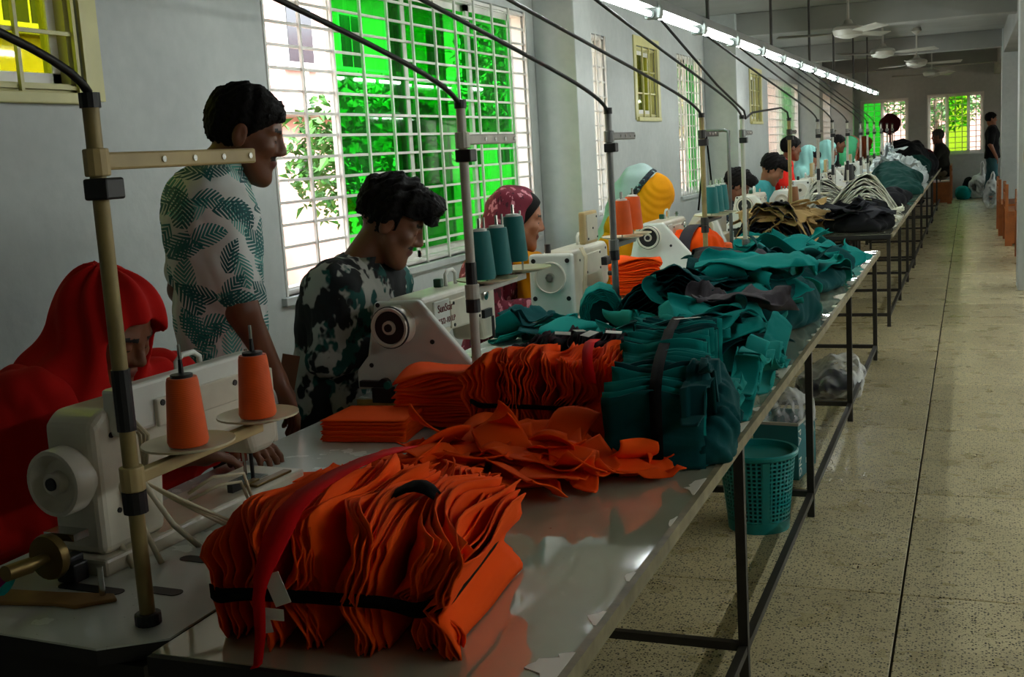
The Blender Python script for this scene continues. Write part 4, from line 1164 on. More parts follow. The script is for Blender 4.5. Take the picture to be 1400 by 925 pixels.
M['splash_shirt'] = m_blotch('black_teal_splash_cotton', srgb(176, 176, 168), [srgb(10, 78, 72), srgb(20, 24, 26), srgb(14, 16, 18)], 9., .54, stretch=(1, 1, .8))
M['maroon_print'] = m_blotch('maroon_printed_cotton', srgb(104, 16, 38), [srgb(60, 8, 22), srgb(190, 120, 130)], 34., .60, stretch=(1, 1, .5))
M['dark_pattern'] = m_blotch('dark_teal_flower_print', srgb(18, 24, 36), [srgb(150, 176, 176), srgb(30, 110, 110)], 40., .62)
M['red_wool'] = cloth('red_shawl', srgb(176, 16, 10), var=.25, weave=500, sheen=.25)
M['yellow_cloth'] = cloth('yellow_scarf', srgb(214, 140, 8), var=.2)
M['white_veil'] = cloth('pale_veil', srgb(172, 192, 190), var=.1)
M['cyan_veil'] = cloth('pale_cyan_veil', srgb(150, 206, 200), var=.12)
M['green_veil'] = cloth('mint_veil', srgb(90, 190, 140), var=.15)
M['peach_veil'] = cloth('peach_veil', srgb(226, 148, 122), var=.12)
M['rust_cloth'] = cloth('rust_cloth', srgb(140, 70, 40), var=.2)
M['teal_shirt'] = cloth('teal_shirt', srgb(70, 160, 160), var=.2)
M['scarlet_shirt'] = cloth('scarlet_shirt', srgb(232, 40, 30), var=.15)
M['black_cloth'] = cloth('black_cloth', srgb(22, 22, 26), var=.3)
M['dark_cloth'] = cloth('dark_grey_cloth', srgb(44, 44, 50), var=.3)
M['jeans'] = cloth('washed_blue_denim', srgb(52, 92, 100), var=.3, weave=600)
M['khaki_cloth'] = cloth('khaki_cloth', srgb(120, 110, 92), var=.2)
M['olive_cloth'] = cloth('dark_olive_cloth', srgb(40, 40, 34), var=.2)

# 1 standing man in the leaf-print shirt
JS = dict(head=(0.044, 0.03, 1.660), neck=(-0.041, -0.028, 1.56), chest=(-0.072, -0.037, 1.385), waist=(-0.08, -0.03, 1.11), pel=(-0.075, -0.025, 0.87), shR=(0.028, -0.150, 1.472), elR=(0.088, -0.145, 1.13),
          wrR=(0.125, -0.055, 0.90), fgR=(0.148, -0.02, 0.80), shL=(-0.205, 0.091, 1.472), elL=(-0.30, 0.09, 1.17), wrL=(-0.22, 0.2, 0.96), fgL=(-0.16, 0.24, 0.90),
          hipR=(-0.01, -0.095, 0.86), hipL=(-0.135, 0.04, 0.86), knR=(.02, -.08, .48), anR=(-.02, -.10, .08), knL=(-.11, .06, .48), anL=(-.15, .03, .08))
person((-2.15, 3.10), 'man standing in a white shirt printed with teal palm leaves, looking down', JS, .50, .32, 0, hs=1.16, s=1.12, beard=1, h=.0066,
       shirt='leaf_shirt', sleeve=.40, pants='dark_cloth', zcut=.76, collar='leaf_shirt', fold=.8)
# 2 seated young man in the splash shirt
JM = dict(head=(0.115, 0.065, 1.335), neck=(-0.005, -0.003, 1.195), chest=(-0.038, -0.021, 1.035), waist=(-0.085, -0.046, 0.80), pel=(-0.10, -0.055, 0.60), shR=(0.0, -0.175, 1.135), elR=(-0.012, -0.255, 0.905), wrR=(0.11, -0.12, 0.915),
          fgR=(0.19, -0.04, 0.88), shL=(0.02, 0.185, 1.12), elL=(0.03, 0.245, 0.91), wrL=(0.2, 0.17, 0.875), fgL=(0.29, 0.16, 0.84))
person((-2.02, 3.62), 'seated young man in a pale shirt with black and teal splashes, head bent', JM, .36, .52, 0, hs=1.14, s=1.10, beard=1, h=.0066, hair='puffy', shirt='splash_shirt', sleeve=.96, pants='dark_cloth', collar='splash_shirt', zcut=.52)
# 3 woman in the red shawl
JR = dict(head=(0.02, -0.015, 1.155), neck=(-0.07, -0.05, 1.02), chest=(-0.07, -0.04, 0.87), waist=(-0.12, -0.07, 0.70), pel=(-0.16, -0.08, 0.56), shR=(-0.08, -0.20, 0.98), shL=(-0.02, 0.21, 0.955), elR=(-0.03, -0.19, 0.80), wrR=(0.17, 0.03, 0.825),
          fgR=(0.25, 0.13, 0.80), elL=(0.03, 0.30, 0.82), wrL=(0.18, 0.25, 0.825), fgL=(0.28, 0.23, 0.80))
def red_extra(t, J, HT, hs, s, lat, fw, h):
    def f(P):
        d = None
        for S_, k in (('R', .0), ('L', .0)):
            q = rc(P, J['sh'+S_], J['el'+S_], .105, .095); d = q if d is None else smin(d, q, .05)
            d = smin(d, rc(P, J['el'+S_], J['el'+S_].lerp(J['wr'+S_], .55), .085, .06), .04)
            d = smin(d, rc(P, J['sh'+S_], J['waist']+(J['sh'+S_]-J['chest'])*.8, .10, .17), .06)
        d = smin(d, rc(P, J['chest'], J['waist'], .17, .2), .06)
        d = smin(d, rc(P, J['neck'], J['sh'+'R']+Vector((-.10, -.09, -.04)), .10, .10), .08)
        d = smin(d, rc(P, J['sh'+'R']+Vector((-.10, -.09, -.04)), J['elR']+Vector((-.12, -.12, -.05)), .11, .12), .06)
        return d-wob(P, 5, 16, .022, stretch=(1, 1, .4))-np.abs(wob(P, 6, 34, .012, stretch=(1, 1, .5)))
    sdf_mesh('shawl', f, (-.55, -.6, .55), (.35, .55, 1.25), .009, M['red_wool'], t)
person((-2.1, 2.4), 'woman wrapped in a red hood and shawl, bent over the nearest machine', JR, .03, .50, .0, hs=1.13, s=1.05, h=.0062, hair=None, shirt='red_wool', sleeve=.8, zcut=.5,
       hood=hijab(drape=.15, front=.125, foldamp=1.1, open_r=.074, name='hood'), hood_mat='red_wool', extra=red_extra, hcurl=.55)
def sit(head, neck=None, lean=.0, s=1.0, zt=.83):
    """joints of a person seated facing +x whose head centre is given"""
    x, y, z = head; nz = z-.13*s
    return dict(head=head, neck=(x-.085, y, nz), chest=(x-.13, y, nz-.16*s), waist=(x-.17, y, nz-.36*s), pel=(x-.19, y, .56), shR=(x-.11, y-.19*s, nz-.07*s), shL=(x-.11, y+.19*s, nz-.07*s),
                elR=(x-.06, y-.25*s, nz-.30*s), elL=(x-.06, y+.25*s, nz-.30*s), wrR=(x+.17, y-.10, max(zt, nz-.34*s)), wrL=(x+.17, y+.12, max(zt, nz-.34*s)))
def scarf_tail(mat_, pts, r0, r1, seed=1):
    def ex(t, J, HT, hs, s, lat, fw, h):
        def f(P):
            d = None
            for a, b in zip(pts[:-1], pts[1:]):
                q = rc(P, a, b, r0, r1); d = q if d is None else smin(d, q, .05)
            return d-np.sin(P[:, 0]*55+P[:, 1]*40+P[:, 2]*25+wob(P, seed, 8, 3))*.007-wob(P, seed, 20, .01)
        A = np.array(pts); sdf_mesh('scarf', f, A.min(0)-r0-.06, A.max(0)+r0+.06, .011, M[mat_], t)
    return ex
# 4 woman in the maroon headscarf: the dark hair shows in front of it
def mar_extra(t, J, HT, hs, s, lat, fw, h):
    def hf(P):
        q = (P-HT[0]) @ HT[1]/hs; x, y, z = q[:, 0], q[:, 1], q[:, 2]
        d = ell(q, (-.010, 0, .034), (.106, .088, .098)); d = smax(d, x-.020-.62*(z+.01), .008)
        return smax(d, -(z+.05), .01)*hs
    sdf_mesh('hair', hf, A3(J['head'])-.2, A3(J['head'])+.2, .008, M['hair'], t)
    scarf_tail('yellow_cloth', [(.06, -.02, 1.00), (.09, .0, .88), (.08, -.02, .78)], .09, .10)(t, J, HT, hs, s, lat, fw, h)
def back_scarf(name='headscarf', xf=.0):
    def mk(t, J, HT, hs, s, lat, fw, h, mat_, lo, hi):
        def hf(P):
            q = (P-HT[0]) @ HT[1]/hs; x, y, z = q[:, 0], q[:, 1], q[:, 2]
            d = ell(q, (-.03, 0, .025), (.125, .106, .118)); d = smin(d, ell(q, (-.05, 0, -.07), (.10, .10, .12)), .05)
            d = smax(d, (x-xf-.25*(z-.02)), .012)*hs
            d = smin(d, rc(P, J['neck']-fw*.04, J['chest']-fw*.03, .12*s, .16*s), .05)
            for S_ in 'LR': d = smin(d, rc(P, J['neck'], J['sh'+S_], .08*s, .085*s), .05)
            return d-wob(P, 41, 22, .012, stretch=(1, 1, .5))-np.sin(P[:, 2]*45+P[:, 1]*35)*.003
        sdf_mesh(name, hf, lo-.05, hi+.05, h, M[mat_], t)
    return mk
person((-2.05, 5.3), 'woman in a maroon printed headscarf, face in profile above teal cones', sit((.0, .0, 1.235), s=1.0), .45, .22, hs=1.16, s=1.0, skinm='skin_l', h=.0085, hair=None, shirt='maroon_print', hood=back_scarf(xf=.015), hood_mat='maroon_print', extra=mar_extra)
# 5 woman with white veil and yellow scarf
def yel_extra(t, J, HT, hs, s, lat, fw, h):
    def f(P):
        d = rc(P, J['head']+Vector((.05, -.00, -.02)), J['head']+Vector((.01, -.02, -.14)), .158, .165)
        d = smin(d, rc(P, J['head']+Vector((.0, -.02, -.14)), J['head']+Vector((-.16, -.09, -.36)), .16, .235), .06)
        d = d-np.sin((P[:, 2]+P[:, 0]*.9-P[:, 1]*.6)*120+wob(P, 3, 9, 4))*.0028-wob(P, 7, 16, .006)
        pl = (P-A3(J['head'])) @ A3(Vector((.75, .1, -.66)).normalized())+.012
        d = smax(d, -pl, .01)
        return smax(d, -rc(P, J['head']+Vector((.16, .05, -.16)), J['head']+Vector((.24, .06, -.26)), .09, .1), .02)
    sdf_mesh('yellow_scarf', f, A3(J['head'])-.55, A3(J['head'])+.3, .010, M['yellow_cloth'], t)['label'] = 'yellow folded scarf'
    def g(P):
        pl = (P-A3(J['head'])) @ A3(Vector((.75, .1, -.66)).normalized())+.03
        d = rc(P, J['head'], J['head']+Vector((-.02, -.02, -.14)), .163, .158)
        return smax(np.abs(pl)-.018, np.abs(d)-.008, .008)
    sdf_mesh('scarf_border', g, A3(J['head'])-.4, A3(J['head'])+.25, .008, M['dark_pattern'], t)
person((-2.05, 7.5), 'woman with a white veil at the back and a yellow scarf over her bowed head', sit((.03, .01, 1.255), s=1.05), .35, .75, hs=1.18, s=1.05, skinm='skin_l', h=.010, hair=None, shirt='yellow_cloth', hood=back_scarf('white_veil', xf=.03), hood_mat='white_veil', extra=yel_extra)
# farther operators
person((-2.05, 10.9), 'man in a dark patterned shirt bending behind the teal cones', sit((.03, .0, 1.135), s=1.0), .3, .55, hs=1.15, h=.012, hair='puffy', shirt='dark_pattern', zcut=.5)
person((-2.05, 13.2), 'man in a teal shirt bending low, black hair', sit((.0, .0, 1.21), s=1.05), .2, .55, hs=1.25, s=1.05, skinm='skin_l', h=.013, hair='puffy', shirt='teal_shirt', zcut=.5)
person((-2.15, 15.2), 'man in a bright red shirt with short black hair, upright', sit((.03, .0, 1.42), s=1.05), .5, .12, hs=1.2, s=1.05, h=.013, shirt='scarlet_shirt', zcut=.5)
def dark_cap(t, J, HT, hs, s, lat, fw, h):
    sdf_mesh('cap', lambda P: smax(ell((P-HT[0]) @ HT[1]/hs, (.0, 0, .055), (.11, .092, .075)), -((P-HT[0]) @ HT[1]/hs)[:, 2]+.02, .01)*hs, A3(J['head'])-.2, A3(J['head'])+.25, .012, M['black_cloth'], t)
person((-2.05, 16.4), 'woman in a pale cyan veil with dark hair showing in front', sit((.01, .0, 1.26), s=1.0), .3, .3, hs=1.2, skinm='skin_l', h=.013, hair=None, shirt='cyan_veil', hood=hijab(front=.02, open_r=.06), hood_mat='cyan_veil', extra=dark_cap)
person((-2.05, 18.5), 'woman in a pale mint headscarf with her brown face turned to the aisle', sit((.02, .0, 1.305), s=1.05), -.1, .1, hs=1.25, h=.014, hair=None, shirt='white_veil', hood=hijab(open_r=.058), hood_mat='cyan_veil')
person((-2.1, 20.5), 'dark haired person behind the black cones', sit((.02, .0, 1.41), s=1.0), .2, .2, hs=1.15, h=.015, shirt='black_cloth')
person((-2.0, 21.6), 'woman in a mint green headscarf behind the dark haired person', sit((.03, .0, 1.36), s=1.0), .2, .2, hs=1.1, h=.015, hair=None, shirt='green_veil', hood=hijab(), hood_mat='green_veil')
person((-2.1, 23.0), 'woman in a peach headscarf', sit((.03, .0, 1.33), s=1.1), .3, .3, hs=1.3, s=1.1, h=.015, hair=None, shirt='peach_veil', hood=hijab(), hood_mat='peach_veil')
person((-2.05, 25.2), 'person in rust brown clothes farthest along the row', sit((.04, .0, 1.32), s=1.1), .3, .3, hs=1.2, s=1.1, h=.016, hair=None, shirt='rust_cloth', hood=hijab(), hood_mat='rust_cloth')
# man seated at the end on a bench, facing the table; man standing by the pillar
JB = {k: Vector((-v[0], -v[1], v[2])) for k, v in sit((.04, .0, 1.33), s=1.15).items()}
JB = dict(head=(-.02, 0, 1.40), neck=(.03, 0, 1.24), chest=(.06, 0, 1.06), waist=(.08, 0, .82), pel=(.09, 0, .62), shR=(.05, .21, 1.16), shL=(.05, -.21, 1.16), elR=(-.05, .26, .93), elL=(-.08, -.25, .93), wrR=(-.30, .18, .98), wrL=(-.33, -.15, .98))
person((-.64, 26.6), 'seated man in dark clothes with a shaved head, at the far end of the table', JB, PI, .1, hs=1.2, s=1.15, h=.016, hair='short', hair_mat='hair_grey', shirt='olive_cloth', pants='khaki_cloth', zcut=.55)
JW = dict(head=(.0, 0, 1.70), neck=(.02, .0, 1.55), chest=(.02, 0, 1.38), waist=(.02, 0, 1.12), pel=(.02, 0, .93), shR=(.02, -.20, 1.46), shL=(.02, .20, 1.46), elR=(-.02, -.25, 1.17), elL=(.02, .25, 1.17), wrR=(.08, -.26, .95), wrL=(.08, .24, .95),
          hipR=(.02, -.09, .90), hipL=(.02, .09, .90), knR=(.06, -.10, .50), knL=(-.02, .10, .50), anR=(.0, -.10, .08), anL=(-.10, .10, .08))
person((.40, 26.9), 'man standing in a black shirt and blue jeans, half hidden by the pillar', JW, .25, .05, hs=1.12, s=1.08, h=.016, shirt='black_cloth', sleeve=.42, pants='jeans', zcut=.88, skinm='skin_l')
JP = dict(head=(.0, 0, 1.30), neck=(.03, .0, 1.14), chest=(.05, 0, .98), waist=(.07, 0, .78), pel=(.08, 0, .58), shR=(.03, .18, 1.06), shL=(.03, -.18, 1.06), elR=(-.16, .2, .88), elL=(-.20, -.22, .86), wrR=(-.20, .12, .70), wrL=(-.24, -.16, .62))
person((.86, 17.0), 'person in black sleeves at the right edge, mostly hidden by the near pillar', JP, PI*.95, .3, hs=1.1, s=1.05, h=.016, shirt='black_cloth', pants='black_cloth', rz=PI)
# stools
M['stool_wood'] = plain('orange_brown_wood', srgb(150, 82, 30), .45, var=.2, vscale=10)
def stool(x, y, zt, lab, proto=[None]):
    if proto[0] is None:
        o = proto[0] = empty('stool')
        MB().b2((-.16, -.2, -.03), (.16, .2, 0)).build('seat', M['stool_wood'], o, bevel=.005)
        for a in (-.13, .13):
            for b in (-.17, .17): MB().b2((a-.02, b-.02, -.46), (a+.02, b+.02, -.03)).build('leg', M['stool_wood'], o)
    else: o = copy_tree(proto[0])
    o.location = (x, y, .46); tag(o, lab, 'stool', 'stools under the operators')
for (x, y, n) in ((-2.26, 2.32, 'the woman in the red shawl'), (-2.12, 3.56, 'the man in the splash shirt'), (-2.24, 5.3, 'the woman in the maroon headscarf'), (-2.22, 7.5, 'the woman in the yellow scarf'), (-2.22, 10.9, 'the man in the dark patterned shirt'), (-2.24, 13.2, 'the man in the teal shirt'),
                  (-2.31, 15.2, 'the man in red'), (-2.23, 16.4, 'the woman in the pale cyan veil'), (-2.22, 18.5, 'the woman in the pale mint headscarf'), (-2.27, 20.5, 'the dark haired person'), (-2.16, 21.6, 'the woman in mint green'), (-2.26, 23.0, 'the woman in peach'), (-2.2, 25.2, 'the person in rust brown')):
    stool(x, y, 0, 'wooden stool under %s' % n)

M['brown_card'] = plain('brown_card', srgb(96, 62, 36), .7)
tag(MB().box((-2.005, 3.09, .915), (.055, .008, .11), Euler((0, .25, .5))).build('clipboard', M['brown_card']), 'brown board held by the hand of the man in the leaf shirt', 'board')
# ------------------------------------------------------------------ cloth: loose pieces, tied sheaves, stacks, heaps
M['orange'] = cloth('orange_twill', srgb(255, 82, 4), var=.12, sheen=.04)
M['teal'] = cloth('teal_twill', srgb(0, 126, 120), var=.22, sheen=.2)
M['teal_dark'] = cloth('deep_teal_twill', srgb(0, 66, 68), var=.25, sheen=.25)
M['charcoal'] = cloth('charcoal_twill', srgb(62, 58, 62), var=.2)
M['maroon_dark'] = cloth('dark_maroon_twill', srgb(52, 32, 40), var=.3)
M['tan'] = cloth('tan_twill', srgb(176, 146, 96), var=.25)
M['cream_cl'] = cloth('cream_twill', srgb(240, 240, 226), var=.08)
M['white_cl'] = cloth('white_cotton', srgb(196, 206, 206), var=.15)
M['green_dark'] = cloth('dark_green_twill', srgb(14, 60, 54), var=.25)
M['wine'] = cloth('wine_red_fleece', srgb(62, 10, 20), var=.3)
M['strap'] = plain('black_strap', srgb(17, 17, 17), .9, spec=.1, var=.3, vscale=60, bump=.3, bscale=300)
M['ribbon_red'] = plain('red_ribbon', srgb(216, 14, 20), .8, var=.15, spec=.1)
M['paper'] = plain('white_paper_tag', srgb(226, 226, 216), .7, var=.05)
HX0, HY0, HR = -2.2, 1.2, .01
HF = np.full((190, 1900), TZ+.001)
HF[:90, :] = np.where(np.arange(1900)[None] > (3.36-HY0)/HR, TZ+.023, TZ+.001)
def hget(x, y):
    i = np.clip(((x-HX0)/HR).astype(int), 0, HF.shape[0]-1); j = np.clip(((y-HY0)/HR).astype(int), 0, HF.shape[1]-1); return HF[i, j]
def hput(x, y, z):
    i = np.clip(((x-HX0)/HR).astype(int).ravel(), 0, HF.shape[0]-1); j = np.clip(((y-HY0)/HR).astype(int).ravel(), 0, HF.shape[1]-1); z = z.ravel()
    for di in (-1, 0, 1):
        for dj in (-1, 0, 1):
            np.maximum.at(HF, (np.clip(i+di, 0, HF.shape[0]-1), np.clip(j+dj, 0, HF.shape[1]-1)), z)
def put_grid(o_name, G, mat_, label, cat, group, thick=.003):
    c = G.reshape(-1, 3).mean(0); c[2] = G[..., 2].min()
    o = MB().grid(G-c).build(o_name, mat_, smooth=True, solid=thick, fix=False); o.location = tuple(c)
    return tag(o, label, cat, group)
def sheet(cx, cy, a, b, yaw, seed, mat_, label, group, curl=1.0, tilt=.15, drape=.55, ymax=None, ymin=None, xmin=None, qn=.72, cap=None, name='cut_fabric_piece', n=20, m_=16, roll=None, lift=0, zmin=None):
    r = np.random.RandomState(seed)
    u, v = np.meshgrid(np.linspace(-.5, .5, n), np.linspace(-.5, .5, m_), indexing='ij')
    tap = r.uniform(-.45, .45); bow = r.uniform(-.25, .25)
    U = a*u*(1-tap*v); Vv = b*v*(1+bow*(1-4*u*u)*np.sign(v)*.8)
    ph = r.uniform(0, PI); s = U*math.cos(ph)+Vv*math.sin(ph); w = -U*math.sin(ph)+Vv*math.cos(ph)
    k = r.uniform(4, 8); A = curl*r.uniform(.25, .75); p = r.uniform(0, 6.28); p2 = r.uniform(-1, 1)*3
    S = np.linspace(-.36, .36, 200)
    th = A*np.sin(2*PI*S*k/2+p)
    rl = r.uniform() < .45 if roll is None else roll
    if rl: th = th+curl*2.6*np.clip((np.abs(S)-.35*max(a, b)*.55)/.10, 0, 1.3)**1.2*np.where(S > 0, 1, r.choice([0, -1, 0]))
    X = np.cumsum(np.cos(th))*(S[1]-S[0]); Z = np.cumsum(np.sin(th))*(S[1]-S[0]); X -= X[100]; Z -= Z[100]
    sk = s+p2*w*w
    x = np.interp(sk, S, X); z = np.interp(sk, S, Z)+.008*np.sin(w*22+seed)
    q0 = x*math.cos(ph)-w*math.sin(ph); q1 = x*math.sin(ph)+w*math.cos(ph)
    t1, t2 = r.normal(0, tilt, 2); z = z+q0*t1+q1*t2
    c_, s_ = math.cos(yaw), math.sin(yaw)
    gx = cx+q0*c_-q1*s_; gy = cy+q0*s_+q1*c_
    if zmin is None:
        gx = np.where(gx > -.60, -.60-(gx+.60)*.15, gx)
    if ymax: gy = np.where(gy > ymax, ymax+(gy-ymax)*.1, gy)
    if ymin: gy = np.where(gy < ymin, ymin+(gy-ymin)*.1, gy)
    if xmin: gx = np.where(gx < xmin, xmin+(gx-xmin)*.1, gx)
    hf = hget(gx, gy)
    if cap: hf = np.minimum(hf, cap(gx, gy) if callable(cap) else TZ+cap)
    base = np.quantile(hf-z, qn)+.004+lift
    zz = z+base
    e = zz-hf-.003; zz = hf+.003+np.where(e > 0, e*(1-drape*.4), .25*e if cap else 0); zz = np.maximum(zz, TZ+.003)
    hput(gx, gy, zz+.003)
    return put_grid(name, np.stack([gx, gy, zz], -1), mat_, label, 'fabric piece', group)

def sheaf(name, loc, rz, Wd, D, Hh, N, mats, label, group=None, zt=.45, pinch=.14, curl=.05, seed=1, flare=.5, nx=11, nz=15, toplean=0.0, lean=0.0, wav=.006, hv=.12, layer='fabric_layer', solid=.0022, strap='round', extra=None, sw=.032, frontbulge=.0, category='fabric bundle'):
    """layers standing side by side along local x, each spanning local y (depth, front at -y) and z, tied by a strap"""
    r = np.random.RandomState(seed); t = tag(empty(name, loc, rz), label, category, group)
    P, Q = np.meshgrid(np.linspace(-.5, .5, nx), np.linspace(0, 1, nz), indexing='ij')
    pin = np.exp(-((Q-zt)/.13)**2)
    grp = 0; gc = 0
    cz = Matrix.Rotation(rz, 3, 'Z')
    allx = []; ally = []; allz = []
    gph = r.uniform(0, 6.28, 4)
    for i in range(N):
        T = (i+.5)/N-.5
        if i % max(2, int(r.uniform(2, 5))) == 0: gc = r.uniform(-.2, 1)*curl; gp = r.uniform(0, 6.28); gh = r.uniform(-1, 1)*hv; gd = r.uniform(-1, 1)*.10
        hh = Hh*(1+gh*.7+r.uniform(-1, 1)*hv*.35)*(1-.25*abs(T*2)**4)
        d = D*(1+gd+r.uniform(-.03, .03))
        fr = np.clip((-P-.12)/.38, 0, 1)**1.6
        bk = np.clip((P-.15)/.35, 0, 1)**1.6
        ax = T*Wd*(1-pinch*.5*pin)+(gc*fr+gc*.5*bk)*(1-.8*pin)+wav*np.sin(Q*9+gp+P*4)*(1-.7*pin)+wav*.6*np.sin(Q*21+P*9+i*.7)
        ax = ax+T*flare*Wd*np.clip(Q-zt, 0, 1)**2*1.6+T*flare*.5*Wd*np.clip(zt-Q, 0, 1)**2
        ax = ax+lean*Q*Hh+r.normal(0, .0015)
        ay = P*d*(1-pinch*pin)-frontbulge*np.sin(PI*Q)*(P < 0)*(-P)*2+r.normal(0, .004)+.012*np.sin(i*.35+gph[0])
        az = Q*hh+.010*np.sin(P*7+gp)*Q-.05*D*0+toplean*(P)*Q*Hh
        az = az-np.clip(Q-.75, 0, 1)*np.abs(ax-T*Wd)*.6
        G = np.stack([ax, ay, np.maximum(az, .002)], -1)
        o = MB().grid(G).build(layer, mats[int(r.randint(len(mats)))], t, smooth=True, solid=solid, fix=False)
        allx.append(ax); ally.append(ay); allz.append(az)
    X = np.array(allx); Y = np.array(ally); Z = np.array(allz)
    W2 = cz @ Vector((1, 0, 0)); W3 = cz @ Vector((0, 1, 0))
    hput(loc[0]+X*W2.x+Y*W3.x, loc[1]+X*W2.y+Y*W3.y, loc[2]+Z)
    j = int(round(zt*(nz-1)))
    if strap == 'round':
        hx0, hx1 = X[:, :, j].min()-.004, X[:, :, j].max()+.004; hy0, hy1 = np.quantile(Y[:, 0, j], .12)-.004, np.quantile(Y[:, -1, j], .85)+.004
        n = 56; G = np.zeros((n, 2, 3))
        for k in range(n):
            a = 2*PI*k/n; c_, s_ = math.cos(a), math.sin(a); e = .28
            x = (hx0+hx1)/2+(hx1-hx0)/2*math.copysign(abs(c_)**e, c_); y = (hy0+hy1)/2+(hy1-hy0)/2*math.copysign(abs(s_)**e, s_)
            z = zt*Hh+.006*math.sin(a*3+seed)+.004*math.sin(a*7)
            for q in (0, 1): G[k, q] = (x, y, z+(q-.5)*sw*(1+.12*math.sin(a*5)))
        MB().grid(G, close_u=True).build('strap', M['strap'], t, smooth=True, solid=.003)
    elif strap == 'over':
        path = []
        hx0, hx1 = X.min()-.002, X.max()+.002
        zs = [Z[i].max() for i in range(N)]; xs = [X[i][:, -1].mean() for i in range(N)]
        path = [(xs[0]-.012, 0, .01), (xs[0]-.014, 0, Hh*.55), (xs[0]-.006, 0, zs[0]*.97)]
        for i in range(1, N, 3): path.append((xs[i], 0, np.mean(zs[max(0, i-2):i+3])+.004))
        path += [(xs[-1]+.008, 0, zs[-1]*.9), (xs[-1]+.012, 0, .02)]
        G = np.zeros((len(path), 2, 3))
        for k, p in enumerate(path):
            for q in (0, 1): G[k, q] = (p[0], (q-.5)*sw, p[2])
        MB().grid(G).build('strap', M['strap'], t, smooth=True, solid=.003)
    if extra: extra(t, X, Y, Z)
    return t

def flat_stack(loc, rz, a, b, N, step, mat_, label, group, seed=1, wave=.0, taper=.25, shift=.006, bulge=0):
    r = np.random.RandomState(seed); t = tag(empty('fabric_stack', loc, rz), label, 'fabric stack', group)
    z = np.zeros((12, 10)); u, v = np.meshgrid(np.linspace(-.5, .5, 12), np.linspace(-.5, .5, 10), indexing='ij')
    for i in range(N):
        dx, dy = r.normal(0, shift, 2); w = wave*np.sin(u*5+i*.35+r.uniform(-.3, .3))*np.sin(v*4+i*.2)*(.4+i/N)
        z = z+step*(1+r.uniform(-.3, .3))
        droop = bulge*(np.abs(u*2)**3+np.abs(v*2)**3)*(i/N)
        G = np.stack([a*u*(1-taper*v)+dx, b*v+dy, np.maximum(z+w-droop, .001+i*step*.4)], -1)
        MB().grid(G).build('fabric_layer', mat_, t, smooth=True, solid=step*.55, fix=False)
    c_, s_ = math.cos(rz), math.sin(rz); hput(loc[0]+a*u*c_-b*v*s_, loc[1]+a*u*s_+b*v*c_, loc[2]+z)
    return t

def arch_pile(loc, rz, Wd, Hh, depth, N, mats, label, group=None, seed=1, wob_=.012, pw=2.2, inner=.15, slope=.0, jit=.25, solid=.003, asym=0.0):
    """nested arched layers, edges facing local -y"""
    r = np.random.RandomState(seed); t = tag(empty('fabric_pile', loc, rz), label, 'fabric pile', group)
    u, v = np.meshgrid(np.linspace(-1, 1, 26), np.linspace(0, 1, 8), indexing='ij')
    for i in range(N):
        f = inner+(1-inner)*(i+1)/N; w = Wd/2*(.55+.45*f)*(1+r.uniform(-1, 1)*.06); hgt = Hh*f*(1+r.uniform(-1, 1)*.04)
        y0 = r.uniform(-1, 1)*jit*depth*.3-depth/2-(1-f)*slope; p = r.uniform(0, 6.28, 3)
        prof = (1-np.abs(u)**pw); back = 1-.45*v**2
        x = u*w*(1-.10*v)+asym*prof*Hh; y = y0+v*depth*(.8+.2*f)
        z = hgt*prof*back+wob_*np.sin(u*7+p[0]+v*3)*prof+wob_*.6*np.sin(u*17+p[1]+v*6)*np.sqrt(np.maximum(prof, 0))
        y = y+wob_*1.4*np.sin(u*9+p[2]); G = np.stack([x, y, np.maximum(z, .002+.0004*i)], -1)
        MB().grid(G).build('fabric_layer', mats[int(r.randint(len(mats)))], t, smooth=True, solid=solid, fix=False)
    R = Matrix.Rotation(rz, 3, 'Z'); hput(loc[0]+x*R[0][0]+y*R[0][1], loc[1]+x*R[1][0]+y*R[1][1], loc[2]+z)
    return t

def lump(loc, parts, mat_, label, cat='garment heap', group=None, h=.012, amp=.02, fr=18, name='garment_heap', k=.06, zcut=True, rz=0, stretch=(1, 1, .8), fine=.01):
    sd = int(abs(loc[0]*1000+loc[1]*77)) % 1000
    def f(P):
        d = None
        for c, r_ in parts:
            q = ell(P, c, r_); d = q if d is None else smin(d, q, k)
        d = d-wob(P, sd, fr, amp, stretch=stretch)-np.abs(wob(P, sd+1, fr*2.1, fine, stretch=stretch))+np.abs(wob(P, sd+5, fr*1.3, amp*.8))*.8
        return smax(d, .001-P[:, 2], .004) if zcut else d
    A = np.array([c for c, _ in parts]); Rr = np.array([r_ for _, r_ in parts])
    o = sdf_mesh(name, f, (A-Rr).min(0)-.06, (A+Rr).max(0)+.06, h, M[mat_] if isinstance(mat_, str) else mat_)
    o.location = loc; o.rotation_euler = (0, 0, rz); tag(o, label, cat, group)
    co = np.zeros(len(o.data.vertices)*3); o.data.vertices.foreach_get('co', co); co = co.reshape(-1, 3)
    c_, s_ = math.cos(rz), math.sin(rz)
    hput(loc[0]+co[:, 0]*c_-co[:, 1]*s_, loc[1]+co[:, 0]*s_+co[:, 1]*c_, loc[2]+co[:, 2])
    return o

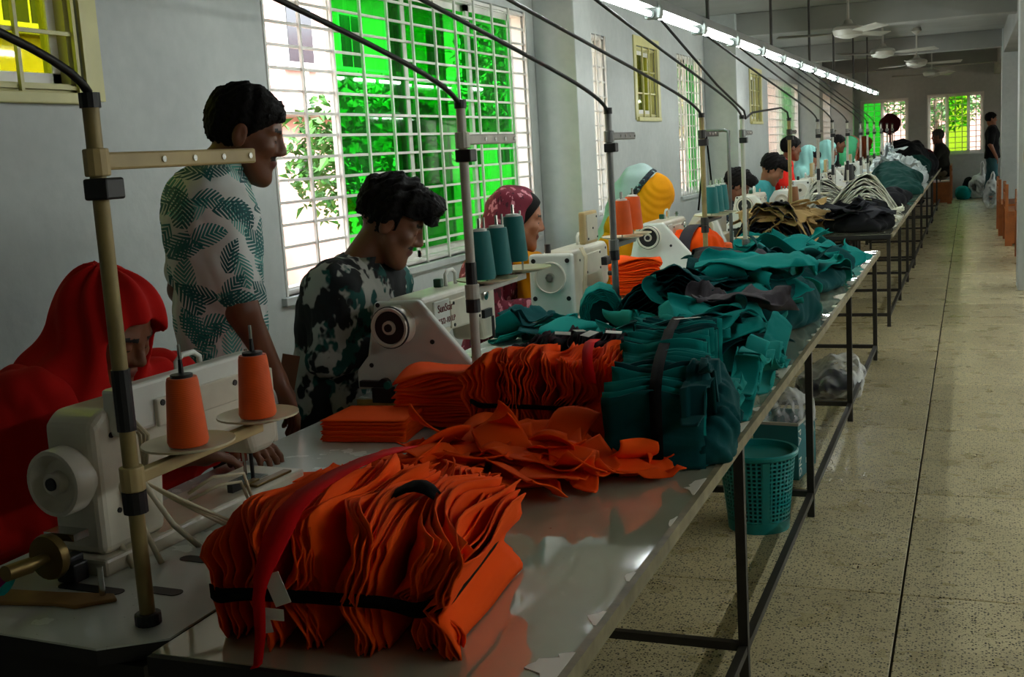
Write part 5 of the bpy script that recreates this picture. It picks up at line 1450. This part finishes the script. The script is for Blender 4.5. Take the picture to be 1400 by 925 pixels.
# --- front orange sheaf
def front_extra(t, X, Y, Z):
    # red ribbon over the top and down the front, white tag, dark scrap on top
    yf = Y[:, 0].min()-.006
    G = np.zeros((14, 2, 3)); path = [(.02, .20, .212), (-.01, .10, .218), (-.03, .0, .218), (-.045, -.10, .212), (-.05, -.17, .198), (-.05, -.20, .17), (-.052, yf-.004, .135), (-.056, yf-.008, .115), (-.058, yf-.012, .10), (-.062, yf-.008, .08), (-.066, yf-.004, .05), (-.07, yf-.006, .025), (-.072, yf-.01, .005), (-.074, yf-.02, -.0)]
    for k, p in enumerate(path):
        w = .026 if k < 6 else .022-.0010*k
        p = (p[0], p[1]-(.022 if k > 4 else 0), p[2]+(.032 if k < 6 else .02*(p[2] > .09)))
        for q in (0, 1): G[k, q] = (p[0]+(q-.5)*w*2*(.8 if k > 6 else 1), p[1], max(p[2], .003)+(q-.5)*.004)
    tag(MB().grid(G).build('ribbon', M['ribbon_red'], t, smooth=True, solid=.0015), 'red ribbon')
    for (x, z, w, h_, a) in ((-.035, .128, .030, .055, -.35), (-.052, .085, .05, .020, .05), (-.064, .066, .026, .03, -.2)):
        tag(MB().box((x, yf-.013, z), (w, .0012, h_), Euler((0, a, 0))).build('paper_tag', M['paper'], t), 'white paper tag')
    G = np.zeros((9, 6, 3))
    for i in range(9):
        for j in range(6):
            a, b = i/8-.5, j/5-.5
            G[i, j] = (.085+a*.14, .02+b*.07*(1-2*a*a)-a*.05, .222+.015*math.sin(a*5)-.02*abs(b)-.05*abs(a)**2)
    tag(MB().grid(G).build('dark_scrap', M['strap'], t, smooth=True, solid=.004), 'dark scrap laid on top')
sheaf('fabric_bundle', (-1.035, 1.785, TZ+.001), .10, .47, .39, .205, 48, [M['orange']], 'large orange bundle of cut pieces in front, black strap, red ribbon and white tag', zt=.42, curl=.085, seed=7, flare=.22, pinch=.14, hv=.10, extra=front_extra, wav=.005, sw=.024, frontbulge=.02, solid=.003)
# a second, smaller bundle lying behind the front one (its fringed end shows)
sheaf('fabric_bundle', (-1.18, 2.16, TZ+.001), .30, .40, .20, .125, 30, [M['orange']], 'low orange bundle lying just behind the large front bundle', zt=.5, curl=.05, seed=17, flare=.35, pinch=.1, hv=.16, strap=None, wav=.008)
# --- second orange bundle
def b2_extra(t, X, Y, Z):
    G = np.zeros((7, 2, 3))
    for k, p in enumerate([(.11, .08, .262), (.12, .0, .266), (.14, -.08, .258), (.155, -.13, .235), (.165, -.145, .21), (.17, -.15, .19), (.172, -.152, .18)]):
        for q in (0, 1): G[k, q] = (p[0]+(q-.5)*.03, p[1], p[2])
    tag(MB().grid(G).build('ribbon', M['ribbon_red'], t, smooth=True, solid=.0015), 'red ribbon end')
sheaf('fabric_bundle', (-1.115, 3.07, TZ+.001), -.02, .46, .24, .245, 46, [M['orange']], 'orange pleated bundle standing behind the loose orange pieces, tied at half height', zt=.42, curl=.05, seed=21, flare=.12, pinch=.12, hv=.07, extra=b2_extra, wav=.009, sw=.014)
lump((-.93, 2.97, TZ+.0), [((0, 0, .06), (.07, .07, .07)), ((.02, .03, .15), (.05, .06, .07))], 'orange', 'orange folded piece drooping at the right end of the pleated bundle', 'fabric piece', h=.007, amp=.02, fr=26, name='folded_fabric_piece', fine=.012)
# --- dark maroon and black bundle
def blk_extra(t, X, Y, Z):
    for (x, y, w, d, a) in ((-.06, -.02, .05, .03, .3), (.03, -.03, .035, .05, -.4), (.10, .0, .05, .025, .2), (-.02, .03, .04, .02, .9)):
        tag(MB().box((x, y, .238), (w, d, .0012), Euler((.15, .1, a))).build('paper_tag', M['paper'], t), 'white paper tag')
sheaf('fabric_bundle', (-1.13, 3.42, TZ+.001), .02, .48, .24, .225, 40, [M['black_cloth'], M['black_cloth'], M['maroon_dark']], 'black and dark maroon bundle with white tags behind the orange pleated bundle', zt=.45, curl=.03, seed=31, flare=.1, hv=.05, extra=blk_extra, strap=None)
# --- teal strapped bundle
def teal_extra(t, X, Y, Z):
    tag(MB().box((.12, -.045, .285), (.03, .075, .001), Euler((0, .1, .4))).build('paper_tag', M['paper'], t), 'white paper tag')
sheaf('fabric_bundle', (-.815, 3.27, TZ+.001), PI/2+.17, 1.10, .235, .255, 46, [M['teal_dark'], M['teal'], M['teal']], 'tall dark teal bundle with ridged top edges and a black strap over it', zt=.5, curl=.02, seed=41, flare=.02, pinch=.02, hv=.06, strap='over', sw=.03, extra=teal_extra, wav=.010, solid=.004)
for k, (x, y, a, b, yaw, sd) in enumerate([(-.62, 2.76, .09, .22, .1, 3), (-.60, 2.9, .08, .24, .1, 8)]):
    sheet(x, y, a, b, yaw, 100+sd, M['teal_dark'], 'dark teal piece slumped at the foot of the tall teal bundle', 'dark teal pieces at the foot of the tall bundle', curl=.8, drape=.9)
lump((-.625, 2.98, TZ), [((0, 0, .08), (.05, .13, .10)), ((.01, -.10, .05), (.045, .10, .07)), ((-.02, .1, .12), (.05, .10, .10))], 'teal_dark', 'dark teal folds hanging at the right side of the tall teal bundle', 'fabric piece', h=.008, amp=.022, fr=22, name='folded_fabric_piece', fine=.014)

# --- orange stacks
flat_stack((-1.645, 2.98, TZ+.001), .10, .25, .20, 16, .0046, M['orange'], 'neat low stack of flat orange pieces beside the sewing board', 'orange stacks', seed=2, taper=.1, shift=.0035)
flat_stack((-1.50, 3.17, TZ+.001), .05, .22, .20, 22, .0075, M['orange'], 'taller wavy stack of folded orange pieces before the white stand', 'orange stacks', seed=3, wave=.012, bulge=.012)
flat_stack((-1.66, 5.98, MZ), .2, .24, .2, 22, .0088, M['orange'], 'stack of orange pieces right of the grey thread stand', 'orange stacks', seed=5, wave=.012, bulge=.015)
# --- loose orange pieces
rnd = np.random.RandomState(11)
LO = 'loose orange cut piece in the curled heap between the two orange bundles'; GO = 'loose orange cut pieces'
for k in range(46):
    fx, fy = rnd.uniform(0, 1), rnd.uniform(0, 1)
    y = 2.42+.34*fy; x = (-1.40+.12*fy)+fx*(.50+.04*fy)
    sheet(x, y, rnd.uniform(.13, .23), rnd.uniform(.10, .17), rnd.uniform(0, 6.28), 300+k, M['orange'], LO, GO, curl=1.25, tilt=.24, drape=.2, ymax=2.86, ymin=2.30, qn=.66, cap=lambda X, Y: TZ+.015+.075*np.clip(1-((X+1.10)/.36)**2, 0, 1)*np.clip(.4+(Y-2.4)*1.5, 0, 1))
sheet(-.80, 2.66, .24, .16, .3, 371, M['orange'], 'orange piece lying at the right edge of the loose heap, tip toward the aisle', None, curl=.5, tilt=.2, roll=False, cap=.03, ymax=2.86)
sheet(-1.60, 2.50, .24, .10, .55, 372, M['orange'], 'orange strip running from under the needle of the nearest machine', None, curl=.35, tilt=.02, roll=False)
sheet(-1.46, 2.62, .28, .10, .5, 373, M['orange'], 'long orange strip curling up left of the loose heap', None, curl=.9, tilt=.1, cap=.03)

# --- teal heap along the table
rt = np.random.RandomState(23)
arch_pile((-1.17, 4.80, TZ), .05, .55, .30, .45, 16, [M['teal_dark'], M['teal_dark'], M['teal']], 'domed dark teal pile of bent layers behind the tall bundle', seed=3, wob_=.014, asym=.1)
roll = tag(empty('fabric_roll', (-1.44, 4.62, TZ+.02), .3), 'bright teal fringed roll standing open before the screen panel machine', 'fabric roll')
for k in range(7):
    r_ = .085-.006*k; n = 24; G = np.zeros((n, 5, 3))
    for i in range(n):
        a = -.5+(PI+.9)*i/(n-1); q = r_*(1+.03*math.sin(i*1.7+k))
        for j in range(5): G[i, j] = (q*1.05*math.cos(a), -.10+.06*j+.004*math.sin(i*2.1+k), .11+q*1.25*math.sin(a))
    MB().grid(G).build('fabric_layer', M['teal'], roll, smooth=True, solid=.004)
MB().prism([(.07*math.cos(a), .11+.085*math.sin(a)) for a in np.linspace(-.5, PI+.5, 14)], 'y', -.06, .10).build('core', M['teal_dark'], roll)  # dark plug added in place of the shade inside the open roll
lump((-.80, 5.05, TZ), [((0, 0, .08), (.19, .30, .15)), ((.0, .35, .06), (.17, .25, .12)), ((-.2, .2, .06), (.2, .3, .11))], 'teal_dark', 'dark teal mound of cloth under the charcoal pieces', 'fabric pile', h=.013, name='fabric_mound')
lump((-.85, 6.4, TZ), [((0, 0, .04), (.22, .5, .08)), ((-.2, .3, .05), (.2, .5, .08)), ((-.1, .8, .04), (.2, .4, .08))], 'teal_dark', 'dark teal mound of cloth at the far part of the long table', 'fabric pile', h=.014, name='fabric_mound')
LT = 'loose teal cut piece in the heap along the long table'; GT = 'loose teal cut pieces'
for k in range(26):
    x, y = rt.uniform(-1.32, -.72), rt.uniform(3.80, 4.7)
    if x > -1.10 and y < 4.0: y += .35
    sheet(x, y, rt.uniform(.2, .36), rt.uniform(.16, .26), rt.uniform(0, 6.28), 500+k, M['teal'] if rt.uniform() < .65 else M['teal_dark'], LT+', just behind the black bundle', GT+' behind the black bundle', curl=1.2, tilt=.22, drape=.25, ymin=3.70, cap=.15)
for k in range(15):
    x, y = rt.uniform(-.66, -.61), 2.95+1.2*rt.uniform()**.8
    sheet(x, y, rt.uniform(.10, .18), rt.uniform(.16, .26), rt.uniform(-.5, .5), 560+k, M['teal'], 'teal piece spilling toward the aisle edge beside the tall teal bundle', 'teal pieces at the aisle edge', curl=1.1, tilt=.22, drape=.3, xmin=-.67, cap=.10)
for k in range(34):
    x, y = rt.uniform(-1.25, -.74), rt.uniform(4.75, 5.9)
    sheet(x, y, rt.uniform(.22, .36), rt.uniform(.18, .28), rt.uniform(0, 6.28), 600+k, M['teal'] if rt.uniform() < .5 else M['teal_dark'], LT+', around the charcoal pieces', GT+' around the charcoal ones', curl=1.1, tilt=.2, drape=.3, cap=lambda X, Y: TZ+.03+.20*np.clip(1-((X+.98)/.40)**2, 0, 1))
for k, (x, y, a, b, yw) in enumerate([(-.86, 4.52, .42, .30, .3), (-.80, 4.42, .30, .24, 1.2), (-.98, 5.35, .44, .34, .2)]):
    sheet(x, y, a, b, yw, 640+k, M['charcoal'], ['charcoal piece folded over the heap behind the tall teal bundle', 'lower charcoal piece beside the tall teal bundle', 'charcoal piece arching over the far teal heap'][k], None, curl=.7, tilt=.1, drape=.5, lift=.02)
sheet(-.86, 5.0, .50, .34, .4, 650, M['teal'], 'large smooth teal piece sloping over the heap', None, curl=.6, tilt=.12, drape=.6, lift=.03)
for k in range(56):
    x, y = rt.uniform(-1.25, -.70), rt.uniform(5.8, 7.95)
    if x < -1.1 and y < 6.3: continue
    sheet(x, y, rt.uniform(.2, .36), rt.uniform(.18, .28), rt.uniform(0, 6.28), 700+k, M['teal'] if rt.uniform() < .72 else M['teal_dark'], LT+', before the tan pile', GT+' before the tan pile', curl=1.3, tilt=.28, drape=.2, n=16, m_=12, cap=lambda X, Y: TZ+.02+.11*np.clip(1-((X+.98)/.38)**2, 0, 1))
for k in range(14):
    x, y = rt.uniform(-1.85, -1.36), rt.uniform(4.45, 4.80)
    if abs(x+1.385) < .05: continue
    sheet(x, y, rt.uniform(.15, .26), rt.uniform(.14, .2), rt.uniform(0, 6.28), 800+k, M['teal'] if rt.uniform() < .6 else M['teal_dark'], 'teal piece heaped on the board below the screen panel machine', 'teal pieces on the second board', curl=1.0, tilt=.2, drape=.5, zmin=0)
flat_stack((-1.50, 4.42, MZ), .3, .22, .2, 16, .0065, M['teal'], 'stack of folded teal pieces below the screen panel machine', None, seed=9, wave=.012, bulge=.02)
for k in range(9):
    x, y = rt.uniform(-1.5, -1.3), rt.uniform(7.4, 8.4)
    sheet(x, y, .26, .2, rt.uniform(0, 6.28), 830+k, M['teal'], 'teal piece lying around the foot of the tan pile', 'teal pieces by the tan pile', curl=1.2, tilt=.2, n=14, m_=10, zmin=0)
# --- wrapped orange bundle, orange roll
wb = tag(empty('wrapped_bundle', (-1.58, 6.98, MZ)), 'orange wrapped bundle with a dark band, below the tall teal cones', 'fabric bundle')
def wbf(P):
    d = ell(P, (0, 0, .15), (.20, .16, .12)); d = smin(d, ell(P, (-.06, 0, .06), (.22, .15, .08)), .05)
    return d-wob(P, 3, 20, .018)-np.abs(wob(P, 4, 44, .010))
sdf_mesh('wrapping', wbf, (-.36, -.28, 0), (.33, .28, .36), .009, M['orange'], wb)
G = np.zeros((16, 2, 3))
for k in range(16):
    a = -.35+3.6*k/15; c0 = Vector((.03+.0*k, -.19*math.cos(a), .14+.155*math.sin(a)))
    for q in (0, 1): G[k, q] = (c0.x+(q-.5)*.075-.04*math.cos(a), c0.y, max(.01, c0.z))
MB().grid(G).build('band', M['charcoal'], wb, smooth=True, solid=.004)
tag(MB().lathe([(0, 0), (.052, 0), (.056, .01), (.054, .15), (.045, .158), (.02, .155), (.02, .12), (0, .12)], n=24).build('thread_roll', M['thread_orange'], smooth='auto'), 'orange roll standing right of the wrapped orange bundle', 'thread roll')['group'] = 'rolls'
bpy.data.objects['thread_roll'].location = (-1.44, 7.25, MZ)
sheet(-1.42, 6.55, .12, .10, .4, 901, M['paper'], 'small white scrap lying before the orange roll', None, curl=.8, name='paper_scrap', n=8, m_=6, zmin=0)

# --- tan pile, tan folded pieces
arch_pile((-1.30, 8.55, TZ), .0, .62, .36, .55, 30, [M['tan'], M['tan'], M['dark_cloth']], 'large pile of crumpled tan pieces beyond the teal heap', seed=5, wob_=.028, jit=.8, pw=2.4, solid=.004)
for k in range(16):
    x, y = rt.uniform(-1.50, -1.12), rt.uniform(8.25, 8.75)
    sheet(x, y, rt.uniform(.2, .36), rt.uniform(.12, .2), rt.uniform(-.5, .5), 860+k, M['tan'], 'tan piece crumpled over the large tan pile', 'tan pieces on the tan pile', curl=.8, tilt=.12, drape=.4, roll=False, n=18, m_=14, zmin=0, cap=.30)
flat_stack((-1.30, 10.55, TZ+.001), .3, .36, .3, 14, .012, M['tan'], 'small pile of folded tan pieces left of the black pile', None, seed=12, wave=.02, bulge=.05, shift=.02)
# --- black pile
lump((-.90, 10.45, TZ), [((0, 0, .05), (.28, .5, .11)), ((-.04, .15, .08), (.22, .35, .12)), ((.10, -.25, .05), (.2, .3, .09))], 'black_cloth', 'black garment mound on the second gathering table', 'garment heap', h=.014, amp=.03, fr=14)
for k in range(16):
    x, y = rt.uniform(-1.10, -.72), rt.uniform(9.95, 10.8)
    sheet(x, y, rt.uniform(.28, .42), rt.uniform(.22, .32), rt.uniform(-.6, .6), 900+k, M['dark_cloth'] if rt.uniform() < .6 else M['black_cloth'], 'black piece folded over the mound on the second gathering table', 'black pieces on the mound', curl=.9, tilt=.14, drape=.5, n=16, m_=12, cap=lambda X, Y: TZ+.02+.15*np.clip(1-((X+.92)/.34)**2, 0, 1))
# --- cream fans
arch_pile((-1.46, 13.2, TZ+.02), .12, .62, .34, .75, 17, [M['cream_cl']], 'left fan of stacked cream pieces', 'cream fans', seed=8, wob_=.010, pw=1.8, slope=.35, asym=-.2, solid=.006)
arch_pile((-1.08, 12.55, TZ), .15, .72, .42, .8, 19, [M['cream_cl']], 'right fan of stacked cream pieces, behind the black pile', 'cream fans', seed=9, wob_=.012, pw=1.6, slope=.4, asym=.1, solid=.006)
for k in range(10):
    sheet(rt.uniform(-.86, -.70), rt.uniform(11.5, 12.3), .4, .05, rt.uniform(-.4, .5), 930+k, M['cream_cl'], 'cream strip trailing from the right cream fan', 'cream strips', curl=.9, tilt=.1, n=14, m_=5, roll=False)
# --- dark green pile, black pile, white heap, dark red mass
lump((-.93, 16.6, TZ), [((-.05, .2, .12), (.36, .8, .22)), ((.1, -.6, .05), (.26, .5, .14)), ((-.12, .6, .20), (.24, .5, .20))], 'green_dark', 'dark green garment heap on the third gathering table', 'garment heap', h=.018, amp=.035, fr=11)
lump((-.86, 13.65, TZ), [((0, 0, .05), (.22, .35, .12)), ((.08, .2, .08), (.16, .2, .10))], 'black_cloth', 'small black heap between the cream strips and the dark green heap', 'garment heap', h=.016, amp=.03, fr=14)
lump((-1.12, 19.6, TZ), [((0, 0, .15), (.42, .7, .26)), ((.2, -.4, .06), (.3, .5, .15)), ((-.25, -.7, .08), (.25, .5, .2))], 'white_cl', 'white crumpled heap with many folds beyond the dark green heap', 'garment heap', h=.016, amp=.05, fr=17, fine=.03)
lump((-1.15, 24.2, TZ), [((-.05, 0, .25), (.42, .9, .40)), ((.25, 1.2, .12), (.28, .8, .24))], 'black_cloth', 'black garment heap under the hanging shade at the far table', 'garment heap', h=.02, amp=.05, fr=9)
lump((-.88, 25.6, TZ), [((0, 0, .16), (.22, .6, .26)), ((.05, .5, .10), (.2, .5, .18))], 'wine', 'wine red garment heap held by the seated man at the far end', 'garment heap', h=.02, amp=.04, fr=9)
lump((-.98, 23.0, TZ), [((0, 0, .12), (.3, .5, .22))], 'green_dark', 'small dark green heap before the wine red heap', 'garment heap', h=.02, amp=.04, fr=10)

for k in range(26):
    sheet(rt.uniform(-1.35, -.85), rt.uniform(18.6, 19.3), rt.uniform(.25, .45), rt.uniform(.08, .2), rt.uniform(0, 6.28), 960+k, M['white_cl'], 'white crumpled piece on the white heap beyond the dark green heap', 'white pieces on the white heap', curl=1.8, tilt=.3, drape=.2, n=14, m_=8, zmin=0)
# ------------------------------------------------------------------ things under and beside the tables
M['basket'] = plain('teal_plastic', srgb(0, 128, 126), .35, var=.1)
bk = tag(empty('laundry_basket', (-.80, 4.58, 0)), 'teal plastic lattice basket standing under the front table', 'basket')
mb = MB(); R0, R1, BH = .118, .150, .32
for k in range(44):
    a = 2*PI*k/44; mb.bar((R0*math.cos(a), R0*math.sin(a), .015), (R1*math.cos(a), R1*math.sin(a), BH), .008, .004)
for k in range(15):
    z = .05+.017*k; r = R0+(R1-R0)*z/BH; n = 44
    mb.lathe([(r-.002, z-.0035), (r+.002, z-.0035), (r+.002, z+.0035), (r-.002, z+.0035), (r-.002, z-.0035)], n=n)
o = mb.build('lattice', M['basket'], bk, fix=False); o['kind'] = 'stuff'
MB().lathe([(0, .004), (R0, .004), (R0+.004, .0), (R0+.008, .045), (R0+.002, .045), (R0-.004, .012), (0, .012)], n=44).build('base', M['basket'], bk, smooth='auto')
MB().lathe([(R1-.006, BH-.02), (R1+.002, BH-.02), (R1+.012, BH-.012), (R1+.014, BH), (R1+.008, BH+.006), (R1-.004, BH+.004), (R1-.006, BH-.02)], n=44).build('rim', M['basket'], bk, smooth='auto')
for a in range(4):
    t_ = a*PI/2+.4; c, s = math.cos(t_), math.sin(t_)
    MB().bar((R0*c, R0*s, .01), ((R1+.001)*c, (R1+.001)*s, BH-.02), .030, .005).build('rib', M['basket'], bk)
M['box_teal'] = plain('teal_printed_card', srgb(24, 104, 108), .6, var=.15); M['card'] = plain('grey_card', srgb(176, 172, 160), .8)
M['bag_film'] = None
def film(name, col, mixf, rough=.12):
    t = NT(name); tr = t.new('BsdfTransparent'); tr.inputs[0].default_value = (.93, .94, .93, 1)
    g = t.new('BsdfPrincipled'); g.inputs['Base Color'].default_value = col; g.inputs['Roughness'].default_value = rough
    mx = t.new('MixShader'); fr = t.new('LayerWeight'); fr.inputs[0].default_value = mixf
    t.link(fr.outputs['Facing'], mx.inputs[0]); t.link(tr.outputs[0], mx.inputs[1]); t.link(g.outputs[0], mx.inputs[2]); t.link(mx.outputs[0], t.out.inputs[0])
    n = t.noise(t.coord(), 16, 4, .6); b = t.new('Bump'); t.link(n, b.inputs['Height']); b.inputs['Strength'].default_value = .8; b.inputs['Distance'].default_value = .02; t.link(b.outputs[0], g.inputs['Normal'])
    return t.m
M['bag_film'] = film('clear_plastic_film', (.75, .76, .74, 1), .55); M['sack_white'] = film('milky_sack', (.72, .76, .74, 1), .93, .4)
bx = tag(empty('carton', (-.80, 5.42, 0), -.12), 'open teal printed carton under the table behind the basket', 'box')
for (lo, hi, nm) in (((-.12, -.16, 0), (-.113, .16, .26), 'side'), ((.083, -.16, 0), (.09, .16, .26), 'side'), ((-.113, -.16, 0), (.083, -.153, .26), 'side'), ((-.113, .153, 0), (.083, .16, .26), 'side'), ((-.113, -.153, 0), (.083, .153, .006), 'bottom')):
    MB().b2(lo, hi).build(nm, M['box_teal'], bx)
MB().b2((-.12, -.162, .255), (.09, -.152, .268)).b2((.083, -.16, .255), (.093, .16, .268)).build('rim', M['card'], bx)
Rx = Matrix(((0, 0, 1, .0905), (0, 1, 0, 0), (-1, 0, 0, 0), (0, 0, 0, 1)))
text_mesh('lettering', 'PA', .062, M['paper'], bx, Matrix.Translation((0, -.15, .235)) @ Rx)
text_mesh('lettering', 'NG', .062, M['paper'], bx, Matrix.Translation((0, -.15, .105)) @ Rx)
for k in range(5): MB().b2((.090, -.03+.034*k, .05+.012*k), (.0912, -.012+.034*k, .075+.012*k)).build('printed_mark', M['paper'], bx)
lump((-.80, 5.42, .20), [((0, 0, .06), (.10, .13, .10)), ((.03, .05, .10), (.07, .08, .07))], 'bag_film', 'crumpled clear plastic film heaped in the teal carton', 'plastic film', h=.011, amp=.02, fr=26, name='plastic_film', zcut=False, fine=.02)
bg = lump((-.77, 7.1, 0), [((0, 0, .08), (.18, .22, .12)), ((.06, .06, .15), (.12, .14, .10)), ((-.12, -.08, .08), (.09, .1, .1))], 'bag_film', 'clear plastic bag of dark clothes under the far end of the front table', 'bag', h=.011, amp=.018, fr=20, name='plastic_bag', fine=.012)
c = lump((-.77, 7.1, 0), [((0, -.02, .065), (.15, .18, .085)), ((-.05, .03, .10), (.09, .1, .08))], 'dark_cloth', 'dark clothes packed in the clear bag under the table', 'clothes', h=.012, amp=.02, fr=24, name='packed_clothes')
MB().ball((-.93, 6.98, .07), (.05, .05, .06), 14, 9).build('cable_reel', M['black_pl'], smooth=True)
tag(bpy.data.objects['cable_reel'], 'small black round bundle left of the clear bag under the table', 'bundle')

# benches on the right, by the pillars
def bench(loc, rz, label, L=1.3, grp='wooden benches'):
    b = tag(empty('wooden_bench', loc, rz), label, 'bench', grp)
    MB().b2((-.19, -L/2, .42), (.21, L/2, .45)).build('seat', M['stool_wood'], b, bevel=.004)
    for y in (-L/2, L/2-.03): MB().b2((-.17, y, .03), (.19, y+.03, .42)).b2((-.17, y, 0), (-.12, y+.03, .03)).b2((.14, y, 0), (.19, y+.03, .03)).build('end_panel', M['stool_wood'], b, bevel=.003)
    MB().b2((-.17, -L/2+.03, .06), (-.15, L/2-.03, .42)).build('front_panel', M['stool_wood'], b)
    for y in (-L/2, L/2-.045): MB().b2((-.21, y, .0), (-.17, y+.045, .80)).build('back_post', M['stool_wood'], b, bevel=.004)
    for z in (.56, .70): MB().b2((-.205, -L/2+.045, z), (-.185, L/2-.045, z+.09)).build('back_slat', M['stool_wood'], b, bevel=.003)
    return b
bench((.575, 18.6, 0), 0, 'orange brown bench farthest of three at the right edge, behind the other two')
bench((.625, 16.95, 0), 0, 'orange brown bench in the middle of three at the right edge', L=1.1)
bench((.70, 14.6, 0), 0, 'orange brown bench nearest of three, cut off by the right edge', L=1.0)
bench((-.58, 26.75, 0), PI, 'orange brown bench under the seated man at the far end of the row', L=1.2)
lump((.36, 24.1, 0), [((.0, 0, .28), (.13, .14, .30)), ((.03, 0, .62), (.05, .05, .12))], 'sack_white', 'pale plastic sack standing at the foot of the standing man', 'sack', h=.018, amp=.03, fr=14, name='plastic_sack')
lump((.18, 27.75, 0), [((.0, 0, .25), (.26, .18, .28)), ((.06, 0, .62), (.07, .06, .22))], 'sack_white', 'milky plastic sack against the end wall beside the standing man', 'sack', h=.018, amp=.03, fr=12, name='plastic_sack')
lump((-.16, 27.6, 0), [((.0, 0, .14), (.18, .2, .18))], 'teal', 'teal cloth sack on the floor behind the far bench', 'sack', h=.018, amp=.03, fr=12, name='cloth_sack')
lump((-.06, 27.92, 0), [((.0, 0, .2), (.15, .13, .26))], 'black_cloth', 'black bag leaning on the end wall behind the teal sack', 'bag', h=.018, amp=.03, fr=12, name='cloth_bag')
lump((.80, 16.85, .46), [((.0, 0, .1), (.12, .16, .16))], 'teal', 'teal bag lying on the middle bench at the right edge', 'bag', h=.016, amp=.02, fr=14, name='cloth_bag')
# tall pedestal with a round dark cover at the far table
sh = tag(empty('covered_fan', (-1.46, 24.0, 0)), 'dark maroon covered round fan head on a pole at the far table', 'fan')
MB().cyl((0, 0, 0), (0, 0, 1.55), .02, n=10).cyl((0, 0, 0), (0, 0, .03), .16, n=20).build('pole', M['steel_dark'], sh)
sdf_mesh('cover', lambda P: ell(P, (0, 0, 1.71), (.20, .11, .20))-wob(P, 3, 24, .015), (-.28, -.2, 1.45), (.28, .2, 1.98), .014, M['wine'], sh)
# inverted tube frame with straps, by the fifth stand
fr = tag(empty('hanger_stand', (-1.45, 7.56, MZ)), 'grey bent tube frame with two black straps left of the pale thread stand', 'stand')
MB().tube([(0, 0, 0), (0, .0, .80), (0, .01, .845), (-.03, .02, .855), (-.16, .05, .855)], .012, 10).build('tube', M['pole_grey'], fr, smooth=True)
for d in ((-.20, -.05, .35), (-.13, .10, .40)):
    MB().bar((-.155, .05, .85), d, .012, .004).build('strap', M['strap'], fr)
# small socket box on the pillar
tag(MB().b2((.452, 11.86, 1.2), (.50, 11.9, 1.32)).build('switch_box', M['card'], bevel=.005), 'small switch box on the near right pillar', 'switch')
# magenta and teal scraps at the lower left corner, on the first machine board
for k, (x, y, mm, lab) in enumerate([(-1.83, 1.66, 'teal', 'teal scrap beside the bobbin winder of the nearest machine'), (-1.80, 1.60, 'magenta', 'magenta scrap beside the bobbin winder of the nearest machine')]):
    if mm == 'magenta': M['magenta'] = cloth('magenta_twill', srgb(150, 20, 110), var=.2)
    sheet(x, y, .12, .09, .4+k, 950+k, M[mm], lab, None, curl=1.0, tilt=.2, n=12, m_=8, name='fabric_scrap', zmin=0)
